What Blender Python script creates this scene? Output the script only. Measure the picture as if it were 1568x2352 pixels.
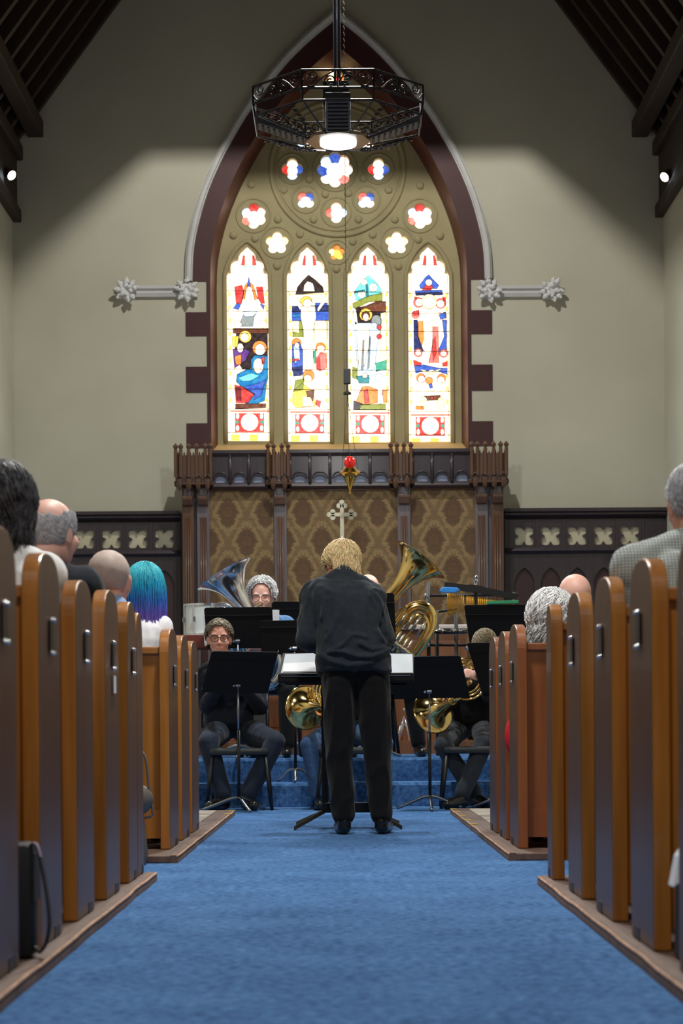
import bpy, bmesh, math, random
from mathutils import Vector, Matrix, Quaternion, noise, geometry
RN = random.Random(11)
sc = bpy.context.scene
for o in list(bpy.data.objects):
    bpy.data.objects.remove(o)
# ---------------------------------------------------------------- camera
F, VX, VY, CH, RS = 4573.0, 785.0, 1665.0, 0.615, 0.0075   # focal length in px, vanishing point, camera height, roll
cam_d = bpy.data.cameras.new('camera')
cam = bpy.data.objects.new('camera', cam_d)
sc.collection.objects.link(cam)
cam_d.sensor_fit = 'VERTICAL'; cam_d.sensor_height = 36.0; cam_d.lens = F / 2352 * 36
cam_d.shift_y = (VY - 1176) / 2352; cam_d.shift_x = -(VX - 784) / 2352
cam_d.clip_end = 100
cam.matrix_world = Matrix.Translation((0, 0, CH)) @ Matrix.Rotation(math.pi / 2, 4, 'X') @ Matrix.Rotation(-RS, 4, 'Z')
cam_d.dof.use_dof = True; cam_d.dof.focus_distance = 11.6; cam_d.dof.aperture_fstop = 4.5
sc.camera = cam
# ---------------------------------------------------------------- exposure, world, lights
sc.view_settings.view_transform = 'Standard'
sc.view_settings.look = 'None'
sc.view_settings.gamma = 1.0
sc.view_settings.exposure = 0.0
sc.view_settings.use_curve_mapping = False
sc.cycles.use_denoising = True
sc.cycles.max_bounces = 6
sc.cycles.sample_clamp_indirect = 4.0
w = bpy.data.worlds.new('world'); sc.world = w; w.use_nodes = True
w.node_tree.nodes['Background'].inputs[0].default_value = (0.75, 0.85, 1.0, 1)
w.node_tree.nodes['Background'].inputs[1].default_value = 0.045

def area(name, loc, target, size, power, col=(1, 1, 1), shape='DISK', size_y=None, spread=None):
    d = bpy.data.lights.new(name, 'AREA'); d.energy = power; d.size = size; d.color = col; d.shape = shape
    if size_y: d.size_y = size_y
    if spread: d.spread = spread
    o = bpy.data.objects.new(name, d); sc.collection.objects.link(o)
    o.location = loc
    o.rotation_euler = (Vector(target) - Vector(loc)).to_track_quat('-Z', 'Y').to_euler()
    return o
LIGHTS = dict(flood=730, nave_a=160, nave_b=125, led=110, spot=50)
# nave pendants (the row of hanging lamps over the aisle, above and behind the camera)
area('nave_pendant_light', (0, 8.2, 5.2), (0, 8.2, 0), 0.5, LIGHTS['nave_a'], (1, .98, .94), spread=math.radians(150))
area('nave_pendant_light', (0, 2.2, 5.2), (0, 3.0, 0), 0.5, LIGHTS['nave_b'], (1, .98, .94))
# ---------------------------------------------------------------- helpers
def P(x, y, d):
    """photo pixel at distance d along the nave -> world point"""
    a, b = x - VX, y - VY
    return Vector(((a - RS * b) * d / F, d, CH + (-RS * a - b) * d / F))
def S(d): return F / d
def lin(c):
    return tuple((v / 255 / 12.92) if v / 255 <= .04045 else ((v / 255 + .055) / 1.055) ** 2.4 for v in c)
def tag(o, label=None, cat=None, group=None, kind=None):
    if label: o['label'] = label
    if cat: o['category'] = cat
    if group: o['group'] = group
    if kind: o['kind'] = kind
    return o
def empty(name, loc=(0, 0, 0), label=None, cat=None, group=None, kind=None):
    o = bpy.data.objects.new(name, None); sc.collection.objects.link(o); o.location = loc
    o.empty_display_size = .1
    return tag(o, label, cat, group, kind)
def parent(o, p):
    o.parent = p
    m = Matrix.Identity(4); q = p
    # parents here are never rotated at build time: keep world placement
    loc = Vector((0, 0, 0))
    while q is not None:
        loc += Vector(q.location); q = q.parent
    o.location = Vector(o.location) - loc
MATS = {}
def mat(name, c, c2=None, scale=8.0, stretch=(1, 1, 1), rough=.5, metal=0.0, bump=0.0, bscale=None, spec=.5, coat=0.0, detail=4, emis=0.0, sharp=.5, sheen=0):
    if name in MATS: return MATS[name]
    m = bpy.data.materials.new(name); m.use_nodes = True; MATS[name] = m
    nt = m.node_tree; b = nt.nodes['Principled BSDF']
    b.inputs['Base Color'].default_value = (*lin(c), 1)
    b.inputs['Roughness'].default_value = rough; b.inputs['Metallic'].default_value = metal
    b.inputs['Specular IOR Level'].default_value = spec; b.inputs['Coat Weight'].default_value = coat
    b.inputs['Coat Roughness'].default_value = .12
    if sheen: b.inputs['Sheen Weight'].default_value = sheen
    if c2 or bump:
        tc = nt.nodes.new('ShaderNodeTexCoord'); mp = nt.nodes.new('ShaderNodeMapping')
        mp.inputs['Scale'].default_value = stretch
        nt.links.new(tc.outputs['Object'], mp.inputs['Vector'])
    if c2:
        nz = nt.nodes.new('ShaderNodeTexNoise'); nz.inputs['Scale'].default_value = scale; nz.inputs['Detail'].default_value = detail
        nt.links.new(mp.outputs[0], nz.inputs['Vector'])
        rp = nt.nodes.new('ShaderNodeValToRGB')
        rp.color_ramp.elements[0].position = .5 - sharp / 2; rp.color_ramp.elements[1].position = .5 + sharp / 2
        rp.color_ramp.elements[0].color = (*lin(c), 1); rp.color_ramp.elements[1].color = (*lin(c2), 1)
        nt.links.new(nz.outputs['Fac'], rp.inputs['Fac']); nt.links.new(rp.outputs['Color'], b.inputs['Base Color'])
        if emis:
            nt.links.new(rp.outputs['Color'], b.inputs['Emission Color'])
    if bump:
        n2 = nt.nodes.new('ShaderNodeTexNoise'); n2.inputs['Scale'].default_value = bscale or scale * 3; n2.inputs['Detail'].default_value = 3
        nt.links.new(mp.outputs[0], n2.inputs['Vector'])
        bp = nt.nodes.new('ShaderNodeBump'); bp.inputs['Strength'].default_value = bump; bp.inputs['Distance'].default_value = .01
        nt.links.new(n2.outputs['Fac'], bp.inputs['Height']); nt.links.new(bp.outputs[0], b.inputs['Normal'])
    if emis:
        if not c2: b.inputs['Emission Color'].default_value = (*lin(c), 1)
        b.inputs['Emission Strength'].default_value = emis
    return m

class MB:
    def __init__(s): s.v = []; s.f = []
    def add(s, vs, fs):
        n = len(s.v); s.v += [tuple(p) for p in vs]; s.f += [tuple(i + n for i in f) for f in fs]; return s
    def box(s, x0, x1, y0, y1, z0, z1):
        return s.add([(x0, y0, z0), (x1, y0, z0), (x1, y1, z0), (x0, y1, z0), (x0, y0, z1), (x1, y0, z1), (x1, y1, z1), (x0, y1, z1)],
                     [(0, 3, 2, 1), (4, 5, 6, 7), (0, 1, 5, 4), (1, 2, 6, 5), (2, 3, 7, 6), (3, 0, 4, 7)])
    def obox(s, c, ax, ay, az):
        """box by centre and three half-axis vectors"""
        c, ax, ay, az = map(Vector, (c, ax, ay, az))
        vs = [c + i * ax + j * ay + k * az for k in (-1, 1) for i, j in ((-1, -1), (1, -1), (1, 1), (-1, 1))]
        return s.add(vs, [(0, 3, 2, 1), (4, 5, 6, 7), (0, 1, 5, 4), (1, 2, 6, 5), (2, 3, 7, 6), (3, 0, 4, 7)])
    def prism(s, poly, y0, y1, plane='xz'):
        n = len(poly)
        def q(p, c):
            return (p[0], c, p[1]) if plane == 'xz' else ((c, p[0], p[1]) if plane == 'yz' else (p[0], p[1], c))
        vs = [q(p, y0) for p in poly] + [q(p, y1) for p in poly]
        fs = [tuple(range(n)), tuple(range(2 * n - 1, n - 1, -1))] + [(i, i + n, (i + 1) % n + n, (i + 1) % n) for i in range(n)]
        return s.add(vs, fs)
    def strip(s, a, b, close=False):
        n = len(a); fs = [(i, i + 1, n + i + 1, n + i) for i in range(n - 1)]
        if close: fs.append((n - 1, 0, n, 2 * n - 1))
        return s.add(list(a) + list(b), fs)
    def band(s, inner, outer, y0, y1):
        """closed solid between two open outlines in xz, from y0 to y1"""
        n = len(inner)
        vs = [(p[0], y0, p[1]) for p in inner] + [(p[0], y0, p[1]) for p in outer] + [(p[0], y1, p[1]) for p in inner] + [(p[0], y1, p[1]) for p in outer]
        fs = []
        for i in range(n - 1):
            fs += [(i, i + 1, n + i + 1, n + i), (2 * n + i, 3 * n + i, 3 * n + i + 1, 2 * n + i + 1),
                   (i, 2 * n + i, 2 * n + i + 1, i + 1), (n + i, n + i + 1, 3 * n + i + 1, 3 * n + i)]
        fs += [(0, n, 3 * n, 2 * n), (n - 1, 3 * n - 1, 4 * n - 1, 2 * n - 1)]
        return s.add(vs, fs)
    def tube(s, pts, r, n=8, cap=True, close=False):
        pts = [Vector(p) for p in pts]; m = len(pts)
        rr = r if isinstance(r, (list, tuple)) else [r] * m
        up = None; vs = []
        for i, p in enumerate(pts):
            if close: t = pts[(i + 1) % m] - pts[i - 1]
            else: t = pts[min(i + 1, m - 1)] - pts[max(i - 1, 0)]
            t = t.normalized() if t.length > 1e-9 else Vector((0, 0, 1))
            if up is None:
                up = t.orthogonal().normalized()
            else:
                up = up - t * up.dot(t)
                up = up.normalized() if up.length > 1e-6 else t.orthogonal().normalized()
            b = t.cross(up)
            for k in range(n):
                a = 2 * math.pi * k / n
                vs.append(p + (up * math.cos(a) + b * math.sin(a)) * rr[i])
        fs = []
        for i in range(m if close else m - 1):
            j = (i + 1) % m
            for k in range(n):
                fs.append((i * n + k, i * n + (k + 1) % n, j * n + (k + 1) % n, j * n + k))
        if cap and not close:
            fs += [tuple(range(n - 1, -1, -1)), tuple(range((m - 1) * n, m * n))]
        return s.add(vs, fs)
    def lathe(s, prof, o=(0, 0, 0), axis=(0, 0, 1), n=16):
        """prof: list of (radius, height along axis)"""
        ax = Vector(axis).normalized(); o = Vector(o)
        return s.tube_like([(o + ax * h, max(r, 1e-4)) for r, h in prof], ax, n)
    def tube_like(s, pr, ax, n):
        u = ax.orthogonal().normalized(); b = ax.cross(u); vs = []
        for p, r in pr:
            for k in range(n):
                a = 2 * math.pi * k / n; vs.append(p + (u * math.cos(a) + b * math.sin(a)) * r)
        m = len(pr); fs = []
        for i in range(m - 1):
            for k in range(n):
                fs.append((i * n + k, i * n + (k + 1) % n, (i + 1) * n + (k + 1) % n, (i + 1) * n + k))
        fs += [tuple(range(n - 1, -1, -1)), tuple(range((m - 1) * n, m * n))]
        return s.add(vs, fs)
    def ell(s, c, r, rot=None, n=14, m=9):
        c = Vector(c); r = (r, r, r) if not isinstance(r, (tuple, list, Vector)) else r
        vs = []; fs = []
        for i in range(m + 1):
            th = math.pi * i / m
            for k in range(n):
                a = 2 * math.pi * k / n
                st = max(math.sin(th), 1e-3)
                p = Vector((r[0] * st * math.cos(a), r[1] * st * math.sin(a), r[2] * math.cos(th)))
                if rot is not None: p = rot @ p
                vs.append(c + p)
        for i in range(m):
            for k in range(n):
                fs.append((i * n + k, (i + 1) * n + k, (i + 1) * n + (k + 1) % n, i * n + (k + 1) % n))
        fs += [tuple(range(n)), tuple(range((m + 1) * n - 1, m * n - 1, -1))]
        return s.add(vs, fs)
    def cap(s, a, b, ra, rb, n=12):
        """tapered capsule"""
        a, b = Vector(a), Vector(b); t = b - a; L = t.length
        if L < 1e-6: return s.ell(a, ra)
        t /= L; pr = []
        for k in range(1, 5): th = math.pi / 2 * k / 4; pr.append((ra * math.sin(th), -ra * math.cos(th)))
        for k in range(0, 4): th = math.pi / 2 * k / 4; pr.append((rb * math.cos(th), L + rb * math.sin(th)))
        return s.lathe([(max(r, 1e-3), h) for r, h in pr], a, t, n)
    def mesh(s, name='m'):
        me = bpy.data.meshes.new(name); me.from_pydata(s.v, [], s.f); me.update(); return me
    def build(s, name, m, par=None, smooth=False, bevel=0.0, fixn=True):
        me = s.mesh(name)
        if fixn:
            bm = bmesh.new(); bm.from_mesh(me); bmesh.ops.recalc_face_normals(bm, faces=bm.faces)
            if bevel: bmesh.ops.bevel(bm, geom=[e for e in bm.edges if len(e.link_faces) == 2 and e.calc_face_angle(0) > .5], offset=bevel, segments=2, profile=.5, affect='EDGES', clamp_overlap=True)
            bm.to_mesh(me); bm.free()
        return place(name, me, m, par, smooth)
def place(name, me, m, par=None, smooth=False, loc=(0, 0, 0)):
    if m is not None and not me.materials: me.materials.append(m)
    if smooth:
        me.polygons.foreach_set('use_smooth', [True] * len(me.polygons))
        if smooth == 'angle':
            me.set_sharp_from_angle(angle=.7)
    o = bpy.data.objects.new(name, me); sc.collection.objects.link(o); o.location = loc
    if par is not None: parent(o, par)
    return o
def child_copy(src, par, loc):
    """copy of a part (shared mesh data), placed at world offset loc"""
    c = src.copy(); sc.collection.objects.link(c); c.parent = None; c.location = loc
    if par is not None: parent(c, par)
    return c
def copy_tree(o, par=None):
    c = o.copy(); sc.collection.objects.link(c); c.parent = par
    for ch in [q for q in bpy.data.objects if q.parent == o]:
        copy_tree(ch, c)
    return c
def spline(pts, n):
    """Catmull-Rom through pts"""
    pts = [Vector(p) for p in pts]; out = []
    for i in range(len(pts) - 1):
        p0 = pts[max(i - 1, 0)]; p1 = pts[i]; p2 = pts[i + 1]; p3 = pts[min(i + 2, len(pts) - 1)]
        for k in range(n):
            t = k / n
            out.append(.5 * (2 * p1 + (p2 - p0) * t + (2 * p0 - 5 * p1 + 4 * p2 - p3) * t * t + (3 * p1 - p0 - 3 * p2 + p3) * t ** 3))
    return out + [pts[-1]]
def inside(p, poly):
    x, y = p; c = False; j = len(poly) - 1
    for i in range(len(poly)):
        a, b = poly[i], poly[j]
        if (a[1] > y) != (b[1] > y) and x < (b[0] - a[0]) * (y - a[1]) / (b[1] - a[1]) + a[0]: c = not c
        j = i
    return c
def plate(mb, outline, holes, y0, y1):
    """flat plate in xz with holes, solid from y0 (front) to y1"""
    vs = []; ed = []
    for lp in [outline] + holes:
        n = len(vs); vs += [Vector((p[0], p[1])) for p in lp]
        ed += [(n + i, n + (i + 1) % len(lp)) for i in range(len(lp))]
    r = geometry.delaunay_2d_cdt(vs, ed, [], 0, 1e-6)
    V, T = r[0], r[2]; keep = []
    for t in T:
        c = sum((V[i] for i in t), Vector((0, 0))) / len(t)
        if inside(c, outline) and not any(inside(c, h) for h in holes): keep.append(t)
    mb.add([(p.x, y0, p.y) for p in V], keep)
    mb.add([(p.x, y1, p.y) for p in V], [tuple(reversed(t)) for t in keep])
    for lp in [outline] + holes:
        mb.strip([(p[0], y0, p[1]) for p in lp], [(p[0], y1, p[1]) for p in lp], close=True)
    return mb
# ---------------------------------------------------------------- materials
WALL = mat('cream_plaster', (194, 191, 175), (182, 179, 163), scale=1.4, rough=.85, bump=.08, bscale=60)
CREAM = mat('cream_stone', (176, 165, 128), (158, 147, 112), scale=3, rough=.8, bump=.05, bscale=40)
MAROON = mat('maroon_paint', (70, 30, 34), (58, 24, 28), scale=3, rough=.55)
HOOD = mat('grey_white_moulding', (205, 205, 205), (188, 188, 190), scale=4, rough=.6)
PLASTERW = mat('white_plaster_carving', (225, 226, 228), (200, 201, 204), scale=14, rough=.7)
ROOFW = mat('dark_roof_timber', (60, 40, 28), (40, 26, 19), scale=3, stretch=(6, 1, 1), rough=.6)
ROOFB = mat('roof_boards', (22, 16, 13), (16, 12, 10), scale=3, rough=.7)
DARKW = mat('dark_polished_wood', (58, 46, 52), (42, 34, 42), scale=4, stretch=(8, 8, .6), rough=.35, coat=.25)
REREW = mat('reredos_brown_wood', (98, 66, 46), (72, 48, 36), scale=4, stretch=(10, 10, .6), rough=.4, coat=.2)
PEW = mat('honey_varnished_wood', (176, 116, 48), (142, 86, 30), scale=3, stretch=(9, 9, .5), rough=.34, coat=.3, bump=.02, bscale=30)
PEWR = mat('red_brown_varnished_wood', (150, 88, 46), (124, 66, 32), scale=3, stretch=(9, 9, .5), rough=.35, coat=.3)
PEWF = mat('shaded_pew_face_wood', (112, 76, 46), (92, 60, 36), scale=3, stretch=(9, 9, .5), rough=.42, coat=.08, spec=.28)
PLAT = mat('worn_floor_wood', (104, 80, 66), (78, 58, 50), scale=5, stretch=(4, .6, 1), rough=.6, bump=.1, bscale=20)
PLATE_EDGE = mat('scuffed_wood_edge', (122, 92, 74), (84, 62, 52), scale=9, stretch=(4, .8, 1), rough=.6)
BEIGEF = mat('beige_floor_patch', (168, 160, 146), (130, 120, 106), scale=6, stretch=(1, 3, 1), rough=.8, sharp=.2)
BLACK = mat('black_metal', (16, 17, 20), rough=.45, spec=.4)
BLACKM = mat('black_stand_desk', (12, 12, 14), rough=.7, spec=.25)
STEEL = mat('brushed_steel', (150, 152, 158), rough=.3, metal=1)
CHROME = mat('bright_chrome', (225, 225, 230), rough=.12, metal=1)
BRONZE = mat('dark_bronze', (60, 52, 44), (40, 36, 32), scale=20, rough=.4, metal=.8)
BRASS = mat('polished_brass', (220, 176, 84), rough=.16, metal=1)
LACQ = mat('gold_lacquered_brass', (234, 200, 126), rough=.12, metal=1)
SILVER = mat('silver_plate', (232, 234, 238), rough=.16, metal=1)
PAPER = mat('white_paper', (235, 236, 238), rough=.8)
PAPERG = mat('grey_paper', (196, 202, 208), rough=.8)
def carpet_mat():
    m = bpy.data.materials.new('blue_carpet'); m.use_nodes = True; nt = m.node_tree; b = nt.nodes['Principled BSDF']
    b.inputs['Roughness'].default_value = .95; b.inputs['Specular IOR Level'].default_value = .1
    tc = nt.nodes.new('ShaderNodeTexCoord')
    def nz(s, d): 
        n = nt.nodes.new('ShaderNodeTexNoise'); n.inputs['Scale'].default_value = s; n.inputs['Detail'].default_value = d
        nt.links.new(tc.outputs['Object'], n.inputs['Vector']); return n
    n1, n2, n3 = nz(34, 5), nz(210, 2), nz(3, 3)
    a = nt.nodes.new('ShaderNodeMath'); a.operation = 'MULTIPLY_ADD'; a.inputs[1].default_value = .9
    nt.links.new(n2.outputs['Fac'], a.inputs[0]); nt.links.new(n1.outputs['Fac'], a.inputs[2])
    a2 = nt.nodes.new('ShaderNodeMath'); a2.operation = 'MULTIPLY_ADD'; a2.inputs[1].default_value = .4
    nt.links.new(n3.outputs['Fac'], a2.inputs[0]); nt.links.new(a.outputs[0], a2.inputs[2])
    rp = nt.nodes.new('ShaderNodeValToRGB'); e = rp.color_ramp.elements
    e[0].position = .85; e[0].color = (*lin((36, 70, 116)), 1); e[1].position = 1.45 if False else 1.0; e[1].color = (*lin((92, 136, 188)), 1)
    mr = nt.nodes.new('ShaderNodeMapRange'); mr.inputs[1].default_value = .75; mr.inputs[2].default_value = 1.55
    nt.links.new(a2.outputs[0], mr.inputs[0]); nt.links.new(mr.outputs[0], rp.inputs['Fac'])
    e[0].position = .15; e[1].position = .85
    nt.links.new(rp.outputs['Color'], b.inputs['Base Color'])
    bp = nt.nodes.new('ShaderNodeBump'); bp.inputs['Strength'].default_value = .35; bp.inputs['Distance'].default_value = .006
    nt.links.new(n2.outputs['Fac'], bp.inputs['Height']); nt.links.new(bp.outputs[0], b.inputs['Normal'])
    return m
CARPET = carpet_mat()
def damask_mat():
    m = bpy.data.materials.new('brown_gold_damask'); m.use_nodes = True; nt = m.node_tree; b = nt.nodes['Principled BSDF']
    b.inputs['Roughness'].default_value = .75
    N = nt.nodes.new; L = nt.links.new
    tc = N('ShaderNodeTexCoord'); sp = N('ShaderNodeSeparateXYZ'); L(tc.outputs['Object'], sp.inputs[0])
    def mth(op, a, b_=None, c=None):
        n = N('ShaderNodeMath'); n.operation = op
        for i, q in enumerate((a, b_, c)):
            if q is None: continue
            if isinstance(q, (int, float)): n.inputs[i].default_value = q
            else: L(q, n.inputs[i])
        return n.outputs[0]
    nz = N('ShaderNodeTexNoise'); nz.inputs['Scale'].default_value = 16; nz.inputs['Detail'].default_value = 3
    # mirror about each motif axis so that the noise reads as a woven, symmetric figure
    px, pz = .352, .545
    u = mth('DIVIDE', sp.outputs[0], px); v = mth('DIVIDE', sp.outputs[2], pz)
    mu = mth('PINGPONG', mth('ADD', u, 100.0), .25)
    fv = mth('FRACT', mth('ADD', mth('MULTIPLY', v, 2.0), 100.0))
    cb = N('ShaderNodeCombineXYZ'); L(mth('MULTIPLY', mu, px), cb.inputs[0]); L(mth('MULTIPLY', fv, pz / 2), cb.inputs[2]); L(cb.outputs[0], nz.inputs['Vector'])
    nn = mth('SUBTRACT', nz.outputs['Fac'], .5)
    n2 = N('ShaderNodeTexNoise'); n2.inputs['Scale'].default_value = 46; n2.inputs['Detail'].default_value = 2; L(cb.outputs[0], n2.inputs['Vector'])
    nf = mth('SUBTRACT', n2.outputs['Fac'], .5)
    cu = mth('COSINE', mth('MULTIPLY', u, 2 * math.pi)); cv = mth('COSINE', mth('MULTIPLY', mth('ADD', v, .21), 2 * math.pi))
    g = mth('ABSOLUTE', mth('ADD', cu, cv))
    g2 = mth('ADD', mth('ADD', g, mth('MULTIPLY', nn, 1.5)), mth('MULTIPLY', nf, 1.3))
    rp = N('ShaderNodeValToRGB'); e = rp.color_ramp.elements
    e[0].position = 0; e[0].color = (*lin((112, 90, 62)), 1); e[1].position = 1; e[1].color = (*lin((92, 58, 42)), 1)
    for p_, c_ in ((.12, (118, 95, 64)), (.2, (136, 112, 76)), (.34, (142, 117, 80)), (.42, (116, 93, 62)), (.52, (108, 84, 56)), (.6, (84, 62, 42)), (.72, (98, 74, 50)), (.82, (80, 58, 40)), (.92, (104, 78, 50))):
        q = e.new(p_); q.color = (*lin(c_), 1)
    L(mth('DIVIDE', g2, 2.1), rp.inputs['Fac'])
    wv = N('ShaderNodeTexNoise'); wv.inputs['Scale'].default_value = 150; L(tc.outputs['Object'], wv.inputs['Vector'])
    mx = N('ShaderNodeMix'); mx.data_type = 'RGBA'; mx.blend_type = 'OVERLAY'; mx.inputs[0].default_value = .35
    L(rp.outputs['Color'], mx.inputs[6]); L(wv.outputs['Fac'], mx.inputs[7]); L(mx.outputs[2], b.inputs['Base Color'])
    return m
DAMASK = damask_mat()
# ---------------------------------------------------------------- floor, steps, platforms
HX = 3.1          # half width of the church
DW = 19.0         # east wall
ST = dict(kind='structure')
tag(MB().box(-HX, HX, -2, 15.0, -.1, 0).build('floor', CARPET), **ST)
def carpet_block(name, y0, y1, z0, z1):
    pr = [(y0 + .012, z1), (y0, z1 - .02), (y0, z0), (y1, z0), (y1, z1)]
    return tag(MB().prism(pr, -HX, HX, 'yz').build(name, CARPET), kind='structure')
carpet_block('floor_step', 14.95, 15.32, 0, .18)
carpet_block('floor_chancel', 15.30, DW, 0, .36)
def platform(name, side, y0, y1, m_top):
    root = empty(name, (side * 1.9, (y0 + y1) / 2, 0), kind='structure')
    x0, x1 = (.74, HX) if side > 0 else (-HX, -.74)
    bx0, bx1 = (x0 + .03, x1) if side > 0 else (x0, x1 - .03)
    n = 5; wpl = (bx1 - bx0) / n
    for i in range(n):   # boards run along the nave
        MB().box(bx0 + i * wpl + .001, bx0 + (i + 1) * wpl - .001, y0 + .03, y1 - .03, 0, .034).build('floor_board', m_top, root)
    # worn nosing along the aisle and across the two ends
    k = max(6, int((y1 - y0) * 5)); a = []; b = []; c = []; d = []
    xe = x0 if side > 0 else x1
    mb = MB()
    rows = []
    for i in range(k + 1):
        y = y0 + (y1 - y0) * i / k
        wv = .006 * noise.noise((y * 2.3, side * 5, 1)); hv = .003 * noise.noise((y * 3.1, side * 9, 4))
        xo = xe - side * wv; xi = xe + side * .034
        rows.append([(xo, y, .0), (xo - side * .0, y, .024 + hv), (xo + side * .007, y, .035 + hv), (xi, y, .036), (xi, y, 0)])
    for i in range(k):
        mb.strip(rows[i], rows[i + 1], close=True)
    mb.add(rows[0], [(0, 1, 2, 3, 4)]); mb.add(rows[-1], [(4, 3, 2, 1, 0)])
    mb.build('nosing_edge', PLATE_EDGE, root, smooth='angle')
    MB().tube([(q[1][0] + side * .004, q[1][1], q[1][2] + .006) for q in rows], .0055, n=6).build('worn_highlight_arris', mat('worn_highlight_wood', (206, 164, 134), (150, 112, 90), scale=14, rough=.7), root, smooth=True)  # pale tone is wear plus a painted highlight along the corner
    for yy in (y0, y1 - .03):
        MB().box(bx0, bx1, yy, yy + .03, 0, .035).build('nosing_end', PLATE_EDGE, root, bevel=.006)
    return root
platform('floor_platform_rear_left', -1, -1.5, 7.92, PLAT)
platform('floor_platform_rear_right', 1, -1.5, 7.58, PLAT)
pl_l = platform('floor_platform_front_left', -1, 8.93, 13.7, PLAT)
pl_r = platform('floor_platform_front_right', 1, 8.93, 13.7, PLAT)
for sd, rt in ((-1, pl_l), (1, pl_r)):
    for k in range(4):   # pale patches of the bare front floor
        y0 = 11.45 + k * .55
        MB().box(*sorted((sd * .86, sd * 2.9)), y0, y0 + .5, .0345, .0375).build('pale_floor_strip', BEIGEF, rt)
TAPE = mat('yellow_tape', (214, 186, 60), rough=.6)
for sd, rt, n in ((1, pl_r, 5), (-1, pl_l, 2)):
    for k in range(n):
        y = 13.55 - k * .52
        MB().obox((sd * .755, y, .0385), (sd * .02, -.012, 0), (.004, .012 * sd, 0), (0, 0, .002)).build('edge_tape', TAPE, rt)
# ---------------------------------------------------------------- walls
WZ = 5.5
def side_wall(side):
    x = side * HX
    n = 'wall_left' if side < 0 else 'wall_right'
    tag(MB().box(*sorted((x, x + side * .25)), -2, DW + .3, -.1, WZ).build(n, WALL), kind='structure')
for s_ in (-1, 1): side_wall(s_)
# arch outlines: half-width and rise measured from the springing line
ARCH = [(1, 0), (.985, .243), (.909, .543), (.794, .814), (.651, 1.07), (.537, 1.229), (.366, 1.443), (.194, 1.614), (0, 1.771)]
def arch_pts(half, zs, zb, rise):
    k = rise / 1.771
    r = [(p.x * half, zs + p.y * k * half) for p in spline([(a, b, 0) for a, b in ARCH], 4)]
    left = [(-half, zb)] + [(-x, z) for x, z in r]
    return left + [(x, z) for x, z in reversed(r[:-1])] + [(half, zb)]
ZSP = 4.853
ZSILL = 3.2
O = arch_pts(1.392, ZSP, ZSP - .0, 1.795)            # inside of the hood mould
HOUT = arch_pts(1.462, ZSP, ZSP - .0, 1.78)
M_ = arch_pts(1.225, ZSP, ZSILL, 1.83)               # opening in the wall plane
I_ = arch_pts(1.185, ZSP, 3.35, 1.83)                # foot of the reveal, on the tracery plane
ridge = 10.4
wall_out = [(-HX, -.1), (-HX, 6.2), (0, ridge), (HX, 6.2), (HX, -.1)]
mb = MB(); plate(mb, wall_out, [M_], DW, DW + .3)
tag(mb.build('wall_back', WALL), kind='structure')
tag(MB().box(-HX - .25, HX + .25, -2.2, -2, -.1, 10.4).build('wall_rear', WALL), kind='structure')
# painted maroon arch band + quoins
root = empty('trim_arch', (0, DW, ZSP), kind='structure')
Oj = [p for p in O]; Mj = M_[1:-1]
Oj2 = O[1:-1]
MB().band(Mj, Oj2, DW - .006, DW + .01).build('arch_band', MAROON, root)
for s_ in (-1, 1):
    MB().box(*sorted((s_ * 1.225, s_ * 1.262)), DW - .006, DW + .01, ZSILL + .01, ZSP).build('jamb_strip', MAROON, root)
    for (ya, yb) in ((715, 770), (840, 900), (970, 1027)):
        za, zb = (VY - ya) / S(DW) + CH, (VY - yb) / S(DW) + CH
        MB().box(*sorted((s_ * 1.262, s_ * 1.462)), DW - .006, DW + .01, zb, za).build('quoin_block', MAROON, root)
# hood mould with a rolled section
mb = MB()
mb.band(O[1:-1], HOUT[1:-1], DW - .05, DW)
hm = [((a[0] + b[0]) / 2, (a[1] + b[1]) / 2) for a, b in zip(O[1:-1], HOUT[1:-1])]
mb.tube([(p[0], DW - .055, p[1]) for p in hm], .028, n=8)
hood = mb.build('trim_hood_mould', HOOD, smooth='angle'); tag(hood, kind='structure')
# reveal
REV = mat('lit_reveal_maroon', (104, 52, 40), (84, 40, 34), scale=3, rough=.5)  # lit look of the reveal put into a lighter maroon
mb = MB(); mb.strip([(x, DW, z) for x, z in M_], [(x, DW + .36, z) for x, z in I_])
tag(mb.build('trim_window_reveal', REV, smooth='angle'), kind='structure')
# sloping sill
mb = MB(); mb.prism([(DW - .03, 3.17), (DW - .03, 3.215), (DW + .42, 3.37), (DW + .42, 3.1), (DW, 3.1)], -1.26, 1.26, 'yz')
tag(mb.build('trim_window_sill', mat('glow_tinted_sill_stone', (206, 178, 120), (190, 160, 104), scale=5, rough=.7)), kind='structure')  # warm glow from the window put into the sill colour
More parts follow.
